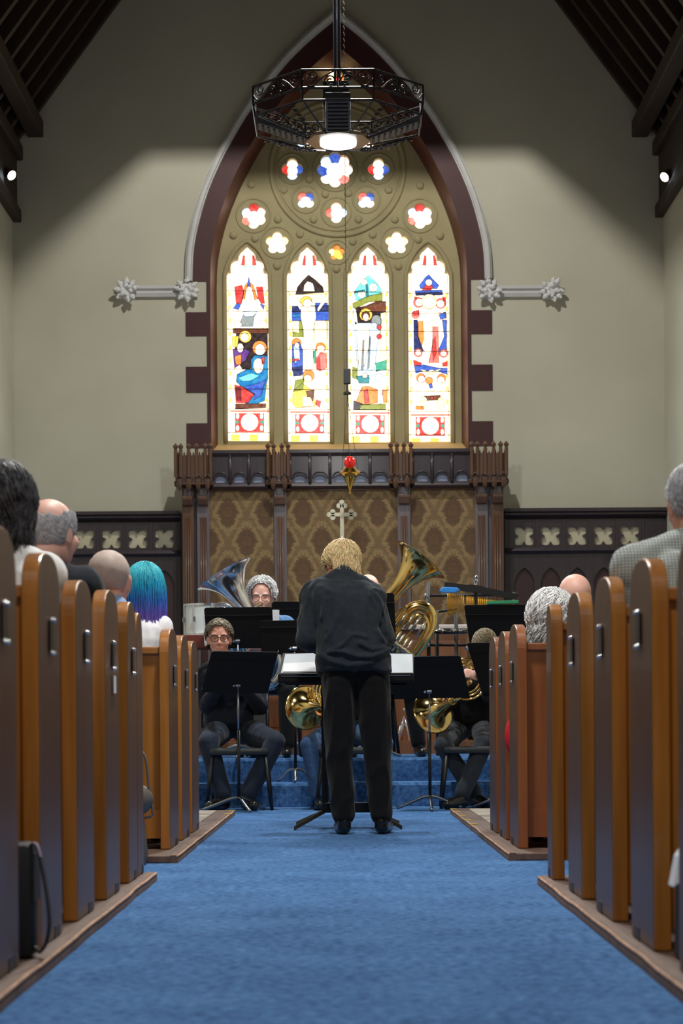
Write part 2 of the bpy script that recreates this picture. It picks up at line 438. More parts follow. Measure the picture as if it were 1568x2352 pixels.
# side string courses with carved foliage bosses
def boss(mb, c, r, seed):
    rr = random.Random(seed)
    mb.ell(c, (r * .8, r * .45, r * .8))
    for k in range(15):
        a = 2 * math.pi * k / 8 + rr.uniform(-.25, .25); q = r * (.82 if k < 8 else .4)
        cc = Vector(c) + Vector((math.cos(a) * q, -.25 * r - rr.uniform(0, .3) * r, math.sin(a) * q))
        rot = Quaternion((rr.uniform(-1, 1), rr.uniform(-1, 1), rr.uniform(-1, 1)), rr.uniform(0, 1.2)).to_matrix()
        mb.ell(cc, (r * .3, r * .22, r * .26), rot, n=7, m=5)
        tip = cc + Vector((math.cos(a) * r * .22, -.1 * r, math.sin(a) * r * .22))
        mb.ell(tip, (r * .15, r * .12, r * .15), rot, n=6, m=4)
for s_, nm, xa, xb in ((-1, 'trim_label_stop_left', 292, 430), (1, 'trim_label_stop_right', 1266, 1122)):
    A, B = P(xa, 668, DW), P(xb, 672, DW)
    zc = (A.z + B.z) / 2; r_ = empty(nm, (0, DW, zc), kind='structure')
    mb = MB()
    pr = [(DW, zc - .055), (DW - .03, zc - .055), (DW - .045, zc - .02), (DW - .03, zc), (DW - .055, zc + .02), (DW - .055, zc + .05), (DW, zc + .06)]
    mb.prism(pr, min(A.x, B.x), max(A.x, B.x), 'yz'); mb.build('string_course', HOOD, r_)
    for q, sd in ((A, 3), (B, 8)):
        mb = MB(); boss(mb, (q.x, DW - .035, zc), .105, sd + s_); mb.build('foliage_boss', PLASTERW, r_, smooth=True)
# hairline cracks and fixings are left to the plaster's own relief
# ---------------------------------------------------------------- tracery plate with its openings
DT = DW + .36
def foil(c, r, n, lobe=.52, ph=0, seg=7):
    """n-lobed foil outline around c with overall radius r"""
    pts = []; cr = r * (1 - lobe) ; lr = r * lobe
    half = math.asin(min(.999, math.sin(math.pi / n) * cr / lr)) if False else None
    for k in range(n):
        a0 = ph + 2 * math.pi * k / n
        cx, cz = c[0] + cr * math.cos(a0), c[1] + cr * math.sin(a0)
        # cusp angle: where neighbouring lobes meet
        h = cr * math.sin(math.pi / n); h = min(h, lr * .98)
        be = math.pi / 2 + math.pi / n - (math.pi / 2 - math.asin(h / lr)) * 0
        be = math.pi - math.acos(max(-1, min(1, h / lr))) - (math.pi / 2 - math.pi / n) + 0
        be = max(.5, min(be, 2.6))
        for i in range(seg):
            t = a0 - be + 2 * be * i / (seg - 1)
            pts.append((cx + lr * math.cos(t), cz + lr * math.sin(t)))
    return pts
FO = [  # px centre, px radius, lobes, phase, colour scheme
    (769, 389, 41, 8, math.pi / 2, 'crown'), (671, 388, 25, 4, math.pi / 2, 'red_blue'), (869, 388, 25, 4, math.pi / 2, 'red_blue'),
    (702, 458, 22, 4, math.pi / 4, 'blue_white'), (841, 458, 22, 4, math.pi / 4, 'blue_white'), (772, 487, 25, 4, math.pi / 2, 'pink'),
    (700, 318, 22, 4, math.pi / 4, 'blue_white'), (840, 320, 22, 4, math.pi / 4, 'blue_white'), (765, 178, 25, 4, math.pi / 2, 'amber'),
    (582, 495, 30, 6, math.pi / 2, 'white_red'), (964, 495, 30, 6, math.pi / 2, 'white_red'),
    (636, 557, 27, 5, math.pi / 2, 'white'), (911, 557, 27, 5, math.pi / 2, 'white'), (773, 579, 19, 5, math.pi / 2, 'orange')]
def C2(cx, cy):                   # point in my study crop of the lancets -> photo pixel
    return 480 + cx / 2.6133, 540 + cy / 2.6133
LANC = [232, 594, 958, 1320]      # lancet axis in that crop
LOW = [1235, 1240, 1246, 1258]
def lancet_outline(i, grow=0.0):
    cx, yb = LANC[i], LOW[i]
    h = [(-124, yb), (-124, 236), (-116, 222), (-98, 215), (-101, 190), (-96, 165), (-80, 148), (-54, 142), (-52, 118), (-42, 96), (-22, 80), (0, 62)]
    pts = h + [(-a, b) for a, b in reversed(h[:-1])]
    sk = lambda b: 5.5 * (b - 640) / 600      # the photo's slight lean inside the study crop
    out = []
    for a, b in pts:
        x, y = C2(cx + a * (1 + grow) + sk(b), b if b < 1000 else b + grow * 60); q = P(x, y, DT); out.append((q.x, q.z))
    return out
holes = []
for x, y, r, n, ph, _ in FO:
    q = P(x, y, DT); holes.append(foil((q.x, q.z), r / S(DT), n, ph=ph, lobe=.5 if n == 4 else (.42 if n < 8 else .34)))
for i in range(4): holes.append(lancet_outline(i))
Iplate = [(p[0] * 1.03, p[1]) for p in I_]
Iplate = [(x, z + .02 if z > ZSP else z) for x, z in Iplate]
mb = MB(); plate(mb, Iplate, holes, DT, DT + .1)
tr = tag(mb.build('wall_tracery', CREAM), kind='structure')
# raised mouldings on the tracery: lancet hood rolls, rims, the great circle, small bosses
for i in range(4):
    cx = LANC[i]; yb = LOW[i]
    pth = [(-138, yb + 8), (-137, 700), (-136, 280), (-128, 215), (-108, 155), (-76, 100), (-40, 62), (0, 38)]
    pth = pth + [(-a, b) for a, b in reversed(pth[:-1])]
    pts = []
    for q in spline([(a, b, 0) for a, b in pth], 4):
        x, y = C2(cx + q.x + 5.5 * (q.y - 640) / 600, q.y); w_ = P(x, y, DT); pts.append((w_.x, DT - .004, w_.z))
    MB().tube(pts, .022, n=8).build('lancet_moulding', CREAM, tr, smooth=True)
for x, y, r, n, ph, _ in FO:
    q = P(x, y, DT); rr = (r + 9) / S(DT)
    MB().tube([(q.x + rr * math.cos(t), DT, q.z + rr * math.sin(t)) for t in [2 * math.pi * k / 28 for k in range(28)]], .011, n=6, close=True).build('foil_rim', CREAM, tr, smooth=True)
q = P(775, 388, DT); rr = 153 / S(DT)
for rad, th in ((rr, .024), (rr - .05, .012)):
    MB().tube([(q.x + rad * math.cos(t), DT, q.z + rad * math.sin(t)) for t in [2 * math.pi * k / 64 for k in range(64)]], th, n=8, close=True).build('great_circle_moulding', CREAM, tr, smooth=True)
bossm = None
for cx, cy in ((490, 1040), (383, 1130), (595, 1110), (690, 1145), (845, 1145), (940, 1112), (1045, 1040), (1155, 1135), (487, 1260), (1062, 1262), (768, 1275),
               (518, 900), (715, 920), (825, 915), (1015, 900), (660, 1040), (872, 1040), (365, 875), (1165, 880), (280, 1115), (1260, 1118), (640, 850), (895, 845), (518, 695), (1015, 695)):
    q = P(400 + cx / 2.0632, cy / 2.0632, DT)
    if bossm is None:
        bossm = MB().ell((0, 0, 0), (.04, .026, .04), n=12, m=6).build('stone_boss', CREAM, tr, smooth=True)
        bossm.location = Vector((q.x, DT, q.z)) - Vector(tr.location)
    else:
        child_copy(bossm, tr, (q.x, DT, q.z))
# ---------------------------------------------------------------- stained glass
GL = {}
def glass(k):
    cols = dict(w=((255, 250, 240), 1.9), c=((255, 226, 150), 2.0), y=((240, 190, 60), 1.3), o=((232, 122, 40), 1.2), r=((205, 40, 36), 1.0), R=((120, 14, 20), .7),
                b=((36, 74, 180), 1.0), B=((20, 30, 96), .7), t=((20, 120, 130), .9), T=((90, 200, 200), 1.5), g=((130, 140, 36), .9), n=((110, 50, 26), .6), k=((40, 22, 24), .35),
                p=((90, 40, 130), .8), l=((170, 205, 240), 1.9), i=((255, 200, 180), 2.2), a=((130, 140, 140), .9), s=((0, 104, 168), 1.1), d=((226, 92, 80), 1.5), e=((40, 150, 120), 1.0))
    if k not in GL:
        c, e = cols[k]
        c2 = (255, 220, 158) if k == 'w' else tuple(min(255, int(v * 1.0 + (255 - v) * .22)) for v in c)
        GL[k] = mat('stained_glass_' + k, c, c2, scale=26, rough=.25, emis=e * 1.15, detail=5, sharp=.4)
    return GL[k]
LEAD = mat('lead_came', (30, 28, 28), rough=.6)
def poly_piece(root, pts, d0, k, name='glass_piece'):
    return MB().prism(pts, d0, d0 + .003).build(name, glass(k), root)
def circ(cx, cy, rx, ry=None, n=14):
    ry = ry or rx
    return [(cx + rx * math.cos(2 * math.pi * k / n), cy + ry * math.sin(2 * math.pi * k / n)) for k in range(n)]
def ring(cx, cy, r): return circ(cx, cy, r, r)
ART = [[ # nativity-like scene with a robed figure above
 ('o', [(195, 375), (212, 290), (235, 268), (262, 290), (290, 375), (272, 382), (255, 310), (235, 294), (220, 318), (212, 378)]),
 ('r', [(160, 402), (150, 300), (196, 290), (208, 340), (192, 402)]), ('r', [(292, 372), (280, 300), (320, 300), (332, 402), (312, 402)]), ('r', [(190, 172), (212, 174), (212, 112), (202, 112)]), ('r', [(258, 174), (282, 172), (268, 112), (258, 112)]),
 ('b', [(226, 300), (236, 228), (247, 300)]), ('b', [(140, 432), (162, 402), (190, 402), (176, 440)]), ('b', [(300, 400), (332, 412), (326, 442)]), ('l', [(184, 188), (282, 188), (280, 178), (186, 178)]),
 ('a', [(190, 500), (212, 446), (290, 450), (268, 485), (262, 540), (180, 540)]), ('l', [(196, 452), (292, 446), (262, 480), (214, 482)]), ('i', circ(170, 530, 24)), ('i', circ(320, 525, 24)),
 ('n', [(140, 552), (355, 552), (355, 582), (140, 582)]), ('k', [(160, 582), (350, 582), (350, 720), (270, 790), (200, 800), (150, 720)]),
 ('y', ring(215, 602, 37)), ('w', circ(211, 606, 25)), ('y', [(135, 600), (176, 600), (168, 664), (140, 664)]), ('p', [(140, 676), (205, 672), (244, 690), (218, 745), (150, 795)]), ('o', [(150, 722), (192, 710), (190, 770), (160, 772)]), ('w', circ(185, 670, 20, 28)),
 ('o', ring(302, 670, 44)), ('w', circ(304, 682, 30, 36)), ('s', [(250, 742), (272, 716), (330, 716), (350, 722), (350, 832), (332, 990), (240, 1022), (216, 1004), (270, 950), (200, 912), (160, 872), (166, 830), (222, 800), (252, 800)]),
 ('T', [(176, 850), (250, 822), (300, 838), (250, 868), (200, 872)]), ('b', [(205, 905), (300, 880), (340, 860), (310, 960), (262, 985), (275, 950)]), ('w', circ(294, 778, 31, 46)), ('r', [(312, 732), (332, 722), (330, 765), (316, 772)]),
 ('r', [(150, 890), (200, 905), (270, 952), (232, 1002), (160, 1002)]), ('R', [(158, 905), (186, 908), (192, 990), (166, 988)]), ('n', [(155, 1008), (342, 1006), (342, 1032), (155, 1036)])],
 [ # tall pale figure before a cross beam
 ('k', [(515, 348), (530, 302), (560, 265), (596, 228), (640, 262), (682, 302), (692, 345)]), ('w', [(566, 332), (570, 290), (590, 268), (622, 280), (634, 332)]), ('r', [(558, 172), (578, 174), (578, 112), (570, 112)]), ('r', [(624, 174), (644, 172), (630, 112), (620, 112)]),
 ('c', [(505, 348), (690, 336), (700, 370), (520, 382)]), ('b', [(495, 418), (720, 412), (716, 505), (495, 506)]), ('B', [(495, 418), (720, 412), (720, 445), (495, 455)]), ('s', [(500, 468), (560, 460), (560, 480), (500, 486)]), ('b', [(634, 398), (712, 398), (712, 414), (634, 414)]),
 ('g', [(500, 508), (562, 508), (562, 604), (500, 604)]), ('c', [(500, 508), (540, 508), (540, 580), (500, 570)]), ('c', [(630, 510), (706, 514), (706, 652), (630, 642)]), ('y', ring(582, 396, 37)), ('w', circ(590, 402, 27)),
 ('w', [(545, 440), (508, 380), (524, 366), (562, 414)]), ('w', [(650, 432), (700, 350), (714, 370), (652, 456)]), ('w', [(552, 420), (634, 420), (642, 482), (626, 560), (622, 806), (574, 806), (564, 560), (548, 482)]),
 ('o', ring(524, 642, 30)), ('b', [(497, 652), (540, 632), (562, 682), (562, 832), (512, 842), (497, 802)]), ('l', [(505, 660), (540, 650), (545, 740), (512, 760)]), ('w', circ(526, 656, 14, 18)), ('r', [(500, 738), (540, 734), (540, 746), (500, 752)]), ('B', [(500, 790), (556, 780), (552, 838), (506, 842)]),
 ('o', ring(668, 668, 30)), ('w', circ(670, 680, 26)), ('d', [(640, 732), (668, 696), (704, 702), (706, 792), (662, 812), (640, 792)]), ('r', [(646, 740), (662, 720), (668, 800), (650, 796)]), ('e', [(626, 690), (642, 680), (640, 760), (628, 770)]),
 ('y', [(500, 932), (560, 882), (622, 932), (642, 1022), (520, 1032), (500, 1002)]), ('o', ring(596, 838, 36)), ('c', circ(590, 858, 26)), ('g', [(516, 866), (570, 852), (562, 922), (506, 934)]), ('n', [(580, 932), (632, 922), (622, 992), (592, 972)]), ('r', [(640, 982), (672, 992), (662, 1032), (640, 1012)]), ('c', [(560, 960), (610, 970), (630, 1022), (560, 1026)])],
 [ # robed figure stepping from a rock under a green hill
 ('T', [(870, 330), (900, 290), (955, 228), (1000, 270), (1032, 310), (1032, 350), (960, 372), (880, 382)]), ('w', circ(915, 345, 24)), ('w', circ(985, 305, 26)), ('w', circ(930, 272, 20)), ('t', [(940, 285), (952, 285), (958, 360), (944, 366)]), ('t', [(870, 330), (935, 318), (935, 326), (872, 340)]),
 ('r', [(920, 172), (942, 174), (942, 112), (932, 112)]), ('r', [(988, 174), (1008, 172), (994, 112), (984, 112)]), ('k', [(868, 432), (1062, 390), (1062, 460), (1040, 540), (880, 540), (862, 470)]), ('g', [(860, 402), (960, 356), (1042, 338), (1042, 386), (960, 392), (900, 422), (862, 428)]), ('n', [(900, 432), (1000, 392), (1062, 388), (1062, 452), (950, 450)]),
 ('c', [(1030, 462), (1064, 456), (1064, 720), (1030, 740)]), ('y', ring(941, 470, 39)), ('n', circ(940, 476, 26)), ('i', circ(941, 486, 18, 24)), ('a', circ(1005, 512, 32, 42)), ('l', [(865, 542), (890, 520), (1000, 520), (1032, 560), (1012, 640), (992, 802), (930, 834), (890, 802), (880, 640)]),
 ('w', [(885, 545), (960, 530), (965, 640), (930, 780), (900, 790), (890, 660)]), ('a', [(922, 620), (932, 620), (926, 800), (912, 806)]), ('a', [(962, 600), (970, 600), (962, 790), (950, 800)]), ('w', [(858, 502), (870, 430), (882, 440), (892, 522)]), ('r', circ(1021, 546, 15)), ('r', circ(1021, 602, 16)),
 ('g', [(860, 780), (890, 792), (890, 862), (860, 852)]), ('e', [(1000, 762), (1066, 742), (1066, 802), (1000, 812)]), ('t', [(880, 842), (962, 832), (962, 884), (900, 884)]), ('w', circ(935, 836, 16)), ('w', circ(878, 760, 18)),
 ('l', [(960, 852), (1000, 812), (1050, 822), (1066, 902), (1000, 906)]), ('w', circ(1020, 850, 24)), ('o', [(880, 992), (920, 902), (960, 902), (1012, 922), (1012, 1002), (930, 1012)]), ('r', [(930, 930), (950, 915), (962, 1000), (935, 1006)]), ('i', [(868, 922), (900, 890), (918, 920), (880, 962)]), ('o', [(1040, 922), (1072, 922), (1066, 1002), (1046, 1002)]),
 ('k', [(866, 985), (920, 1012), (900, 1042), (866, 1042)]), ('g', [(910, 1014), (1062, 1008), (1062, 1042), (900, 1042)]), ('l', [(1018, 930), (1040, 930), (1036, 1000), (1026, 1010)])],
 [ # pale robed figure among winged heads, blue mandorla
 ('b', [(1262, 292), (1300, 242), (1320, 225), (1340, 250), (1382, 292), (1370, 312), (1270, 312)]), ('r', [(1280, 320), (1310, 280), (1345, 300), (1320, 345)]), ('w', circ(1320, 275, 20)), ('r', [(1282, 172), (1304, 174), (1304, 112), (1294, 112)]), ('r', [(1350, 174), (1370, 172), (1356, 112), (1346, 112)]),
 ('b', [(1234, 325), (1402, 320), (1406, 352), (1240, 352)]), ('B', [(1240, 338), (1404, 334), (1404, 352), (1240, 354)]), ('d', circ(1258, 396, 32)), ('i', circ(1262, 396, 24)), ('d', circ(1392, 402, 32)), ('i', circ(1390, 404, 24)), ('r', [(1230, 360), (1252, 364), (1240, 386)]), ('r', [(1400, 360), (1424, 366), (1420, 420)]), ('d', circ(1240, 470, 24)), ('i', circ(1400, 480, 28)), ('r', [(1225, 450), (1262, 440), (1262, 470), (1230, 476)]), ('b', [(1380, 470), (1424, 450), (1424, 490), (1390, 500)]),
 ('o', [(1256, 510), (1284, 506), (1290, 620), (1272, 680), (1256, 600)]), ('B', [(1228, 500), (1252, 500), (1256, 600), (1290, 690), (1230, 684)]), ('b', [(1400, 500), (1428, 500), (1428, 682), (1374, 690), (1412, 600)]), ('c', ring(1322, 392, 46)), ('w', circ(1322, 398, 36)),
 ('d', [(1330, 542), (1376, 540), (1382, 762), (1320, 762), (1342, 640)]), ('r', [(1340, 640), (1358, 600), (1366, 700), (1346, 750)]), ('w', [(1286, 480), (1340, 460), (1344, 640), (1312, 790), (1284, 784), (1296, 640)]), ('d', circ(1256, 700, 26)), ('i', circ(1256, 700, 18)), ('d', circ(1408, 704, 26)), ('i', circ(1408, 704, 18)), ('r', [(1224, 742), (1280, 762), (1270, 782), (1230, 776)]), ('r', [(1400, 762), (1432, 750), (1432, 782), (1402, 782)]),
 ('b', [(1230, 778), (1290, 772), (1380, 792), (1432, 792), (1432, 832), (1340, 802), (1240, 824)]), ('c', [(1262, 800), (1330, 812), (1400, 796), (1330, 832)]), ('o', ring(1272, 852, 28)), ('w', circ(1276, 860, 22)), ('o', ring(1396, 854, 27)), ('w', circ(1392, 864, 22)), ('o', circ(1322, 868, 22)), ('b', [(1318, 890), (1338, 884), (1344, 912), (1326, 916)]),
 ('n', [(1290, 960), (1390, 956), (1390, 984), (1290, 990)]), ('r', circ(1338, 974, 9)), ('c', circ(1290, 1000, 22, 36)), ('c', circ(1390, 1004, 22, 36)), ('o', [(1240, 1020), (1290, 1024), (1290, 1044), (1240, 1040)])]]
for i in range(4):
    root = empty('window_%d' % (i + 1), tuple(P(*C2(LANC[i], LOW[i]), DT)), kind='structure')
    d0 = DT + .075
    base = lancet_outline(i, .05)
    poly_piece(root, base, d0, 'w', 'pane')
    cx = LANC[i]; dy = LOW[i] - 1235
    def W(pts, d):
        o = []
        for a, b in pts:
            q = P(*C2(a, b), d); o.append((q.x, q.z))
        return o
    lay = 0; cames = MB()
    for k, pts in ART[i]:
        lay += 1
        wp = W(pts, DT); dd = d0 - .0035 - .0006 * lay; poly_piece(root, wp, dd, k)
        cames.tube([(a, dd - .001, b) for a, b in wp], .0032, n=4, close=True)
    # roundel panel and inscription band common to the four lights
    def common(k, pts, z=1): poly_piece(root, W([(cx + 9 + a, b + dy) for a, b in pts], DT), d0 - .0035 - .0006 * z, k)
    common('d', [(-118, 1044), (118, 1044), (118, 1056), (-118, 1056)])
    common('r', [(-88, 1062), (88, 1062), (88, 1176), (-88, 1176)])
    common('w', circ(0, 1116, 52), 2); common('l', [(-40, 1090), (0, 1074), (40, 1090), (30, 1100), (-30, 1100)], 3); common('i', circ(4, 1118, 26), 4)
    for sx in (-1, 1):
        common('w', circ(sx * 72, 1080, 9, 17), 3); common('w', circ(sx * 72, 1152, 9, 17), 3); common('e', [(sx * 74, 1102), (sx * 88, 1116), (sx * 74, 1130), (sx * 62, 1116)], 5)
        for q in range(19):      # beaded border
            yy = 290 + q * 40
            poly_piece(root, W([(cx + sx * 108 + 5.5 * (yy - 640) / 600 + a, yy + b + dy * .5) for a, b in ((-6, 0), (6, 0), (6, 26), (-6, 26))], DT), d0 - .0042, 'y' if q % 2 else 'c')
    for q in range(4):
        common('c' if q % 2 else 'y', [(-112 + q * 56, 1190), (-60 + q * 56, 1190), (-60 + q * 56, 1228), (-112 + q * 56, 1228)], 2)
    cames.tube([(a, d0 - .004, b) for a, b in lancet_outline(i, -.06)], .003, n=4, close=True)
    cames.build('lead_cames', LEAD, root)
    for yy in (330, 450, 560, 680, 800, 920, 1040, 1182):      # saddle bars
        a = P(*C2(cx - 126, yy + dy * .6), DT); b = P(*C2(cx + 130, yy + dy * .6), DT)
        MB().tube([(a.x, d0 - .035, a.z), (b.x, d0 - .035, b.z)], .0035, n=6).build('saddle_bar', LEAD, root)
SCH = dict(crown=['w', 'b', 'l', 'b', 'w', 'i', 'd', 'w', 'i'], red_blue=['w', 'w', 'r', 'l', 'b'], blue_white=['i', 'b', 'd', 'l', 'w'], pink=['w', 'i', 'd', 'w', 'l'], amber=['c', 'i', 'n', 'c', 'o'],
           white_red=['w', 'r', 'l', 'd', 'w', 'w', 'i'], white=['w', 'w', 'c', 'w', 'w', 'c'], orange=['y', 'o', 'c', 'o', 'y', 'o'])
for j, (x, y, r, n, ph, s_) in enumerate(FO):
    q = P(x, y, DT); rad = r / S(DT) * 1.12; root = empty('window_%d' % (j + 5), (q.x, DT, q.z), kind='structure')
    d0 = DT + .075; cols = SCH[s_]
    poly_piece(root, circ(q.x, q.z, rad * .42, n=16), d0 - .006, cols[0], 'centre_pane')
    for k in range(n):
        a = ph + 2 * math.pi * k / n; b0, b1 = a - math.pi / n, a + math.pi / n
        pts = [(q.x + .3 * rad * math.cos(b0), q.z + .3 * rad * math.sin(b0))] + [(q.x + rad * 1.05 * math.cos(b0 + (b1 - b0) * t / 4), q.z + rad * 1.05 * math.sin(b0 + (b1 - b0) * t / 4)) for t in range(5)] + [(q.x + .3 * rad * math.cos(b1), q.z + .3 * rad * math.sin(b1))]
        poly_piece(root, pts, d0, cols[1 + k % (len(cols) - 1)], 'petal_pane')
# ---------------------------------------------------------------- roof
SL = 1.37
for s_ in (-1, 1):
    root = empty('ceiling_slope_' + ('left' if s_ < 0 else 'right'), (s_ * 1.6, 9, 8), kind='structure')
    nx, nz = SL / math.hypot(1, SL), 1 / math.hypot(1, SL)
    x0, z0, x1, z1 = s_ * (HX + .25), 6.2 - .25 * SL + .12, 0, ridge + .12
    MB().add([(x0, -2.2, z0), (x1, -2.2, z1), (x1, DW + .3, z1), (x0, DW + .3, z0), (x0, -2.2, z0 + .1), (x1, -2.2, z1 + .1), (x1, DW + .3, z1 + .1), (x0, DW + .3, z0 + .1)],
             [(0, 1, 2, 3), (7, 6, 5, 4), (0, 4, 5, 1), (1, 5, 6, 2), (2, 6, 7, 3), (3, 7, 4, 0)]).build('boarding', ROOFB, root)
    # rafters
    ln = math.hypot(HX, ridge - 6.2); mid = Vector((s_ * HX / 2, 0, (6.2 + ridge) / 2))
    raf = None
    for k in range(24):
        y = DW - .12 - k * .38
        if raf is None:
            raf = MB().obox((0, 0, 0), Vector((-s_ * HX, 0, ridge - 6.2)) / 2 * 1.03, (0, .04, 0), Vector((s_ * nx, 0, nz)) * .065).build('rafter', ROOFW, root)
            raf.location = mid + Vector((0, y, 0)) - Vector(root.location)
        else: child_copy(raf, root, mid + Vector((0, y, 0)))
    A = P(100 if s_ < 0 else 1450, 302, DW)
    MB().box(*sorted((s_ * abs(A.x), s_ * (abs(A.x) + .15))), 6, DW, A.z - .06, A.z + .1).build('purlin', ROOFW, root, bevel=.01)
    # wall-top cornice: plain frieze boards between two moulded beams
    r2 = empty('trim_cornice_' + ('left' if s_ < 0 else 'right'), (s_ * 3, 10, WZ), kind='structure')
    MB().box(*sorted((s_ * 3.06, s_ * 3.35)), -2, DW, WZ, 6.3).build('frieze_board', ROOFW, r2)
    MB().box(*sorted((s_ * 3.02, s_ * 3.1)), -2, DW, WZ - .07, WZ + .05).build('cornice_beam', ROOFW, r2, bevel=.012)
    MB().box(*sorted((s_ * 3.0, s_ * 3.1)), -2, DW, 6.02, 6.16).build('cornice_beam', ROOFW, r2, bevel=.012)
# ---------------------------------------------------------------- panelled wainscot along the east wall
def wz(y, d): return CH + (VY - y) / S(d)
def wx(x, d, y=1150): return P(x, y, d).x
PALE = mat('cream_panel', (206, 198, 172), (190, 182, 156), scale=6, rough=.8)
def arch2(half, zs, zt, zb, n=6):
    """pointed arch outline (x, z) about x=0"""
    r = ((zt - zs) ** 2 + half ** 2) / (2 * half); L = []
    a1 = math.atan2(zt - zs, r - half)
    for k in range(n + 1):
        t = a1 * k / n; L.append((-half + r - r * math.cos(t), zs + r * math.sin(t)))
    return [(-half, zb)] + L + [(-x, z) for x, z in reversed(L[:-1])] + [(half, zb)]
def wainscot(name, x0, x1, first, label):
    d = DW - .09
    root = empty(name, ((x0 + x1) / 2, DW - .05, .36), label, 'panelling')
    zt, z1, z2, z3 = wz(1172, d), wz(1197, d), wz(1262, d), wz(1275, d)
    MB().box(x0, x1, DW - .03, DW - .001, .36, zt - .02).build('backing', DARKW, root)
    mb = MB(); mb.prism([(DW, zt), (d - .07, zt), (d - .07, zt - .03), (d - .04, zt - .045), (d - .04, zt - .06), (d, zt - .085), (DW, zt - .085)], x0, x1, 'yz'); mb.build('top_moulding', DARKW, root)
    # quatrefoil frieze
    holes = []; c = first
    h = 21 / S(d)
    zc = wz(1234, d)
    while c < x1 - .04:
        if c > x0 + .04:
            pts = []
            q8 = [(.6, 0), (.74, .1), (.9, .17), (1.0, .32), (1.02, .62), (.98, .86), (.86, .98), (.62, 1.02), (.32, 1.0), (.17, .9), (.1, .74)]
            for k in range(4):
                ca_, sa_ = math.cos(k * math.pi / 2), math.sin(k * math.pi / 2)
                pts += [(c + h * (a * ca_ - b * sa_), zc + h * (a * sa_ + b * ca_)) for a, b in q8]
            if c - h * 1.2 > x0 and c + h * 1.2 < x1: holes.append(pts); 
        c += 60.7 / S(d)
    mb = MB(); plate(mb, [(x0, z2), (x0, z1), (x1, z1), (x1, z2)], holes, d, d + .035); mb.build('pierced_frieze', DARKW, root)
    for hp in holes:
        cx = sum(p[0] for p in hp) / len(hp)
        MB().box(cx - h * 1.2, cx + h * 1.2, d + .036, d + .045, zc - h * 1.2, zc + h * 1.2).build('quatrefoil_panel', PALE, root)
        MB().box(cx + 30.3 / S(d) - .012, cx + 30.3 / S(d) + .012, d - .012, d, z2, z1).build('mullion', DARKW, root)
    mb = MB(); mb.prism([(DW, z2), (d - .03, z2), (d - .045, z2 - .03), (d - .02, z3), (DW, z3)], x0, x1, 'yz'); mb.build('middle_moulding', DARKW, root)
    # blind pointed panels
    zs_, zt_, zb_ = wz(1345, d), wz(1307, d), .55
    hs = []
    for hp in holes:
        cx = sum(p[0] for p in hp) / len(hp)
        hs.append([(cx + a, z) for a, z in arch2(.095, zs_, zt_, zb_)])
    mb = MB(); plate(mb, [(x0, .36), (x0, z3), (x1, z3), (x1, .36)], hs, d, d + .03); mb.build('arcaded_panelling', DARKW, root)
    PM = mat('plum_panel', (66, 40, 42), (54, 32, 36), scale=4, stretch=(6, 6, .6), rough=.4)
    for hp in holes:
        cx = sum(p[0] for p in hp) / len(hp)
        MB().box(cx - .1, cx + .1, d + .031, d + .045, zb_, zt_ + .01).build('blind_panel', PM, root)
    return root
wainscot('wall_panelling', -HX + .002, wx(415, DW) - .0, wx(195, DW - .09, 1234) - 60.7 * 2 / S(DW - .09), 'dark wood wall panelling with pale quatrefoils, left of the brocade reredos')
wainscot('wall_panelling', wx(1157, DW) + .0, HX - .002, wx(1142.5, DW - .09, 1234), 'dark wood wall panelling with pale quatrefoils, right of the brocade reredos')
# ---------------------------------------------------------------- reredos
DR = 18.62
def X(x, d=DR): return wx(x, d, 1150)
def Z(y, d=DR): return wz(y, d)
rere = empty('reredos', (X(785), DR, .36), 'tall carved brown wood reredos with three brocade panels under the great window', 'reredos')
MB().box(X(415), X(1157), DR + .16, DW - .002, .36, Z(1050)).build('back_board', DARKW, rere)
for a, b in ((481, 628), (658, 912), (943, 1090)):
    p_ = MB().box(X(a, DR + .07), X(b, DR + .07), DR + .07, DR + .16, .5, Z(1125, DR + .07)).build('brocade_panel', DAMASK, rere)
    mb = MB(); x0, x1, z1 = X(a, DR + .06), X(b, DR + .06), Z(1126, DR + .06)
    mb.box(x0 - .01, x1 + .01, DR + .055, DR + .14, z1, z1 + .018); mb.box(x0 - .012, x0, DR + .055, DR + .14, .5, z1); mb.box(x1, x1 + .012, DR + .055, DR + .14, .5, z1)
    mb.build('panel_fillet', REREW, rere)
REREL = mat('reredos_painted_sheen_wood', (112, 104, 112), (92, 82, 86), scale=4, stretch=(10, 10, .6), rough=.3, coat=.3)  # grey-blue highlight of the pilasters put into a paler wood colour
def pilaster(xa, xb, m_):
    x0, x1 = X(xa), X(xb); wd = x1 - x0; xc = (x0 + x1) / 2
    MB().box(x0, x1, DR + .02, DR + .17, .36, Z(1112)).build('pilaster', m_, rere)
    for k in range(3):
        xx = xc + (k - 1) * wd * .2
        MB().tube([(xx, DR + .018, .6), (xx, DR + .018, Z(1186))], wd * .085, n=8).build('reeding', REREW, rere, smooth=True)
    mb = MB(); z0, z1 = Z(1158), Z(1138)
    mb.prism([(DR + .03, z1), (DR - .06, z1), (DR - .06, z1 - .03), (DR - .03, z0), (DR + .03, z0 - .01)], xc - wd * .42, xc + wd * .42, 'yz'); mb.build('corbel', REREW, rere, bevel=.006)
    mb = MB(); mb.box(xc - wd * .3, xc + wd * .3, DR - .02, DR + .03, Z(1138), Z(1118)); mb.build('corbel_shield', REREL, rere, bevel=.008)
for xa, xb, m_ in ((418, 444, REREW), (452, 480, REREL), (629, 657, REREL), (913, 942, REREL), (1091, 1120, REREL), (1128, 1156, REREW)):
    pilaster(xa, xb, m_)
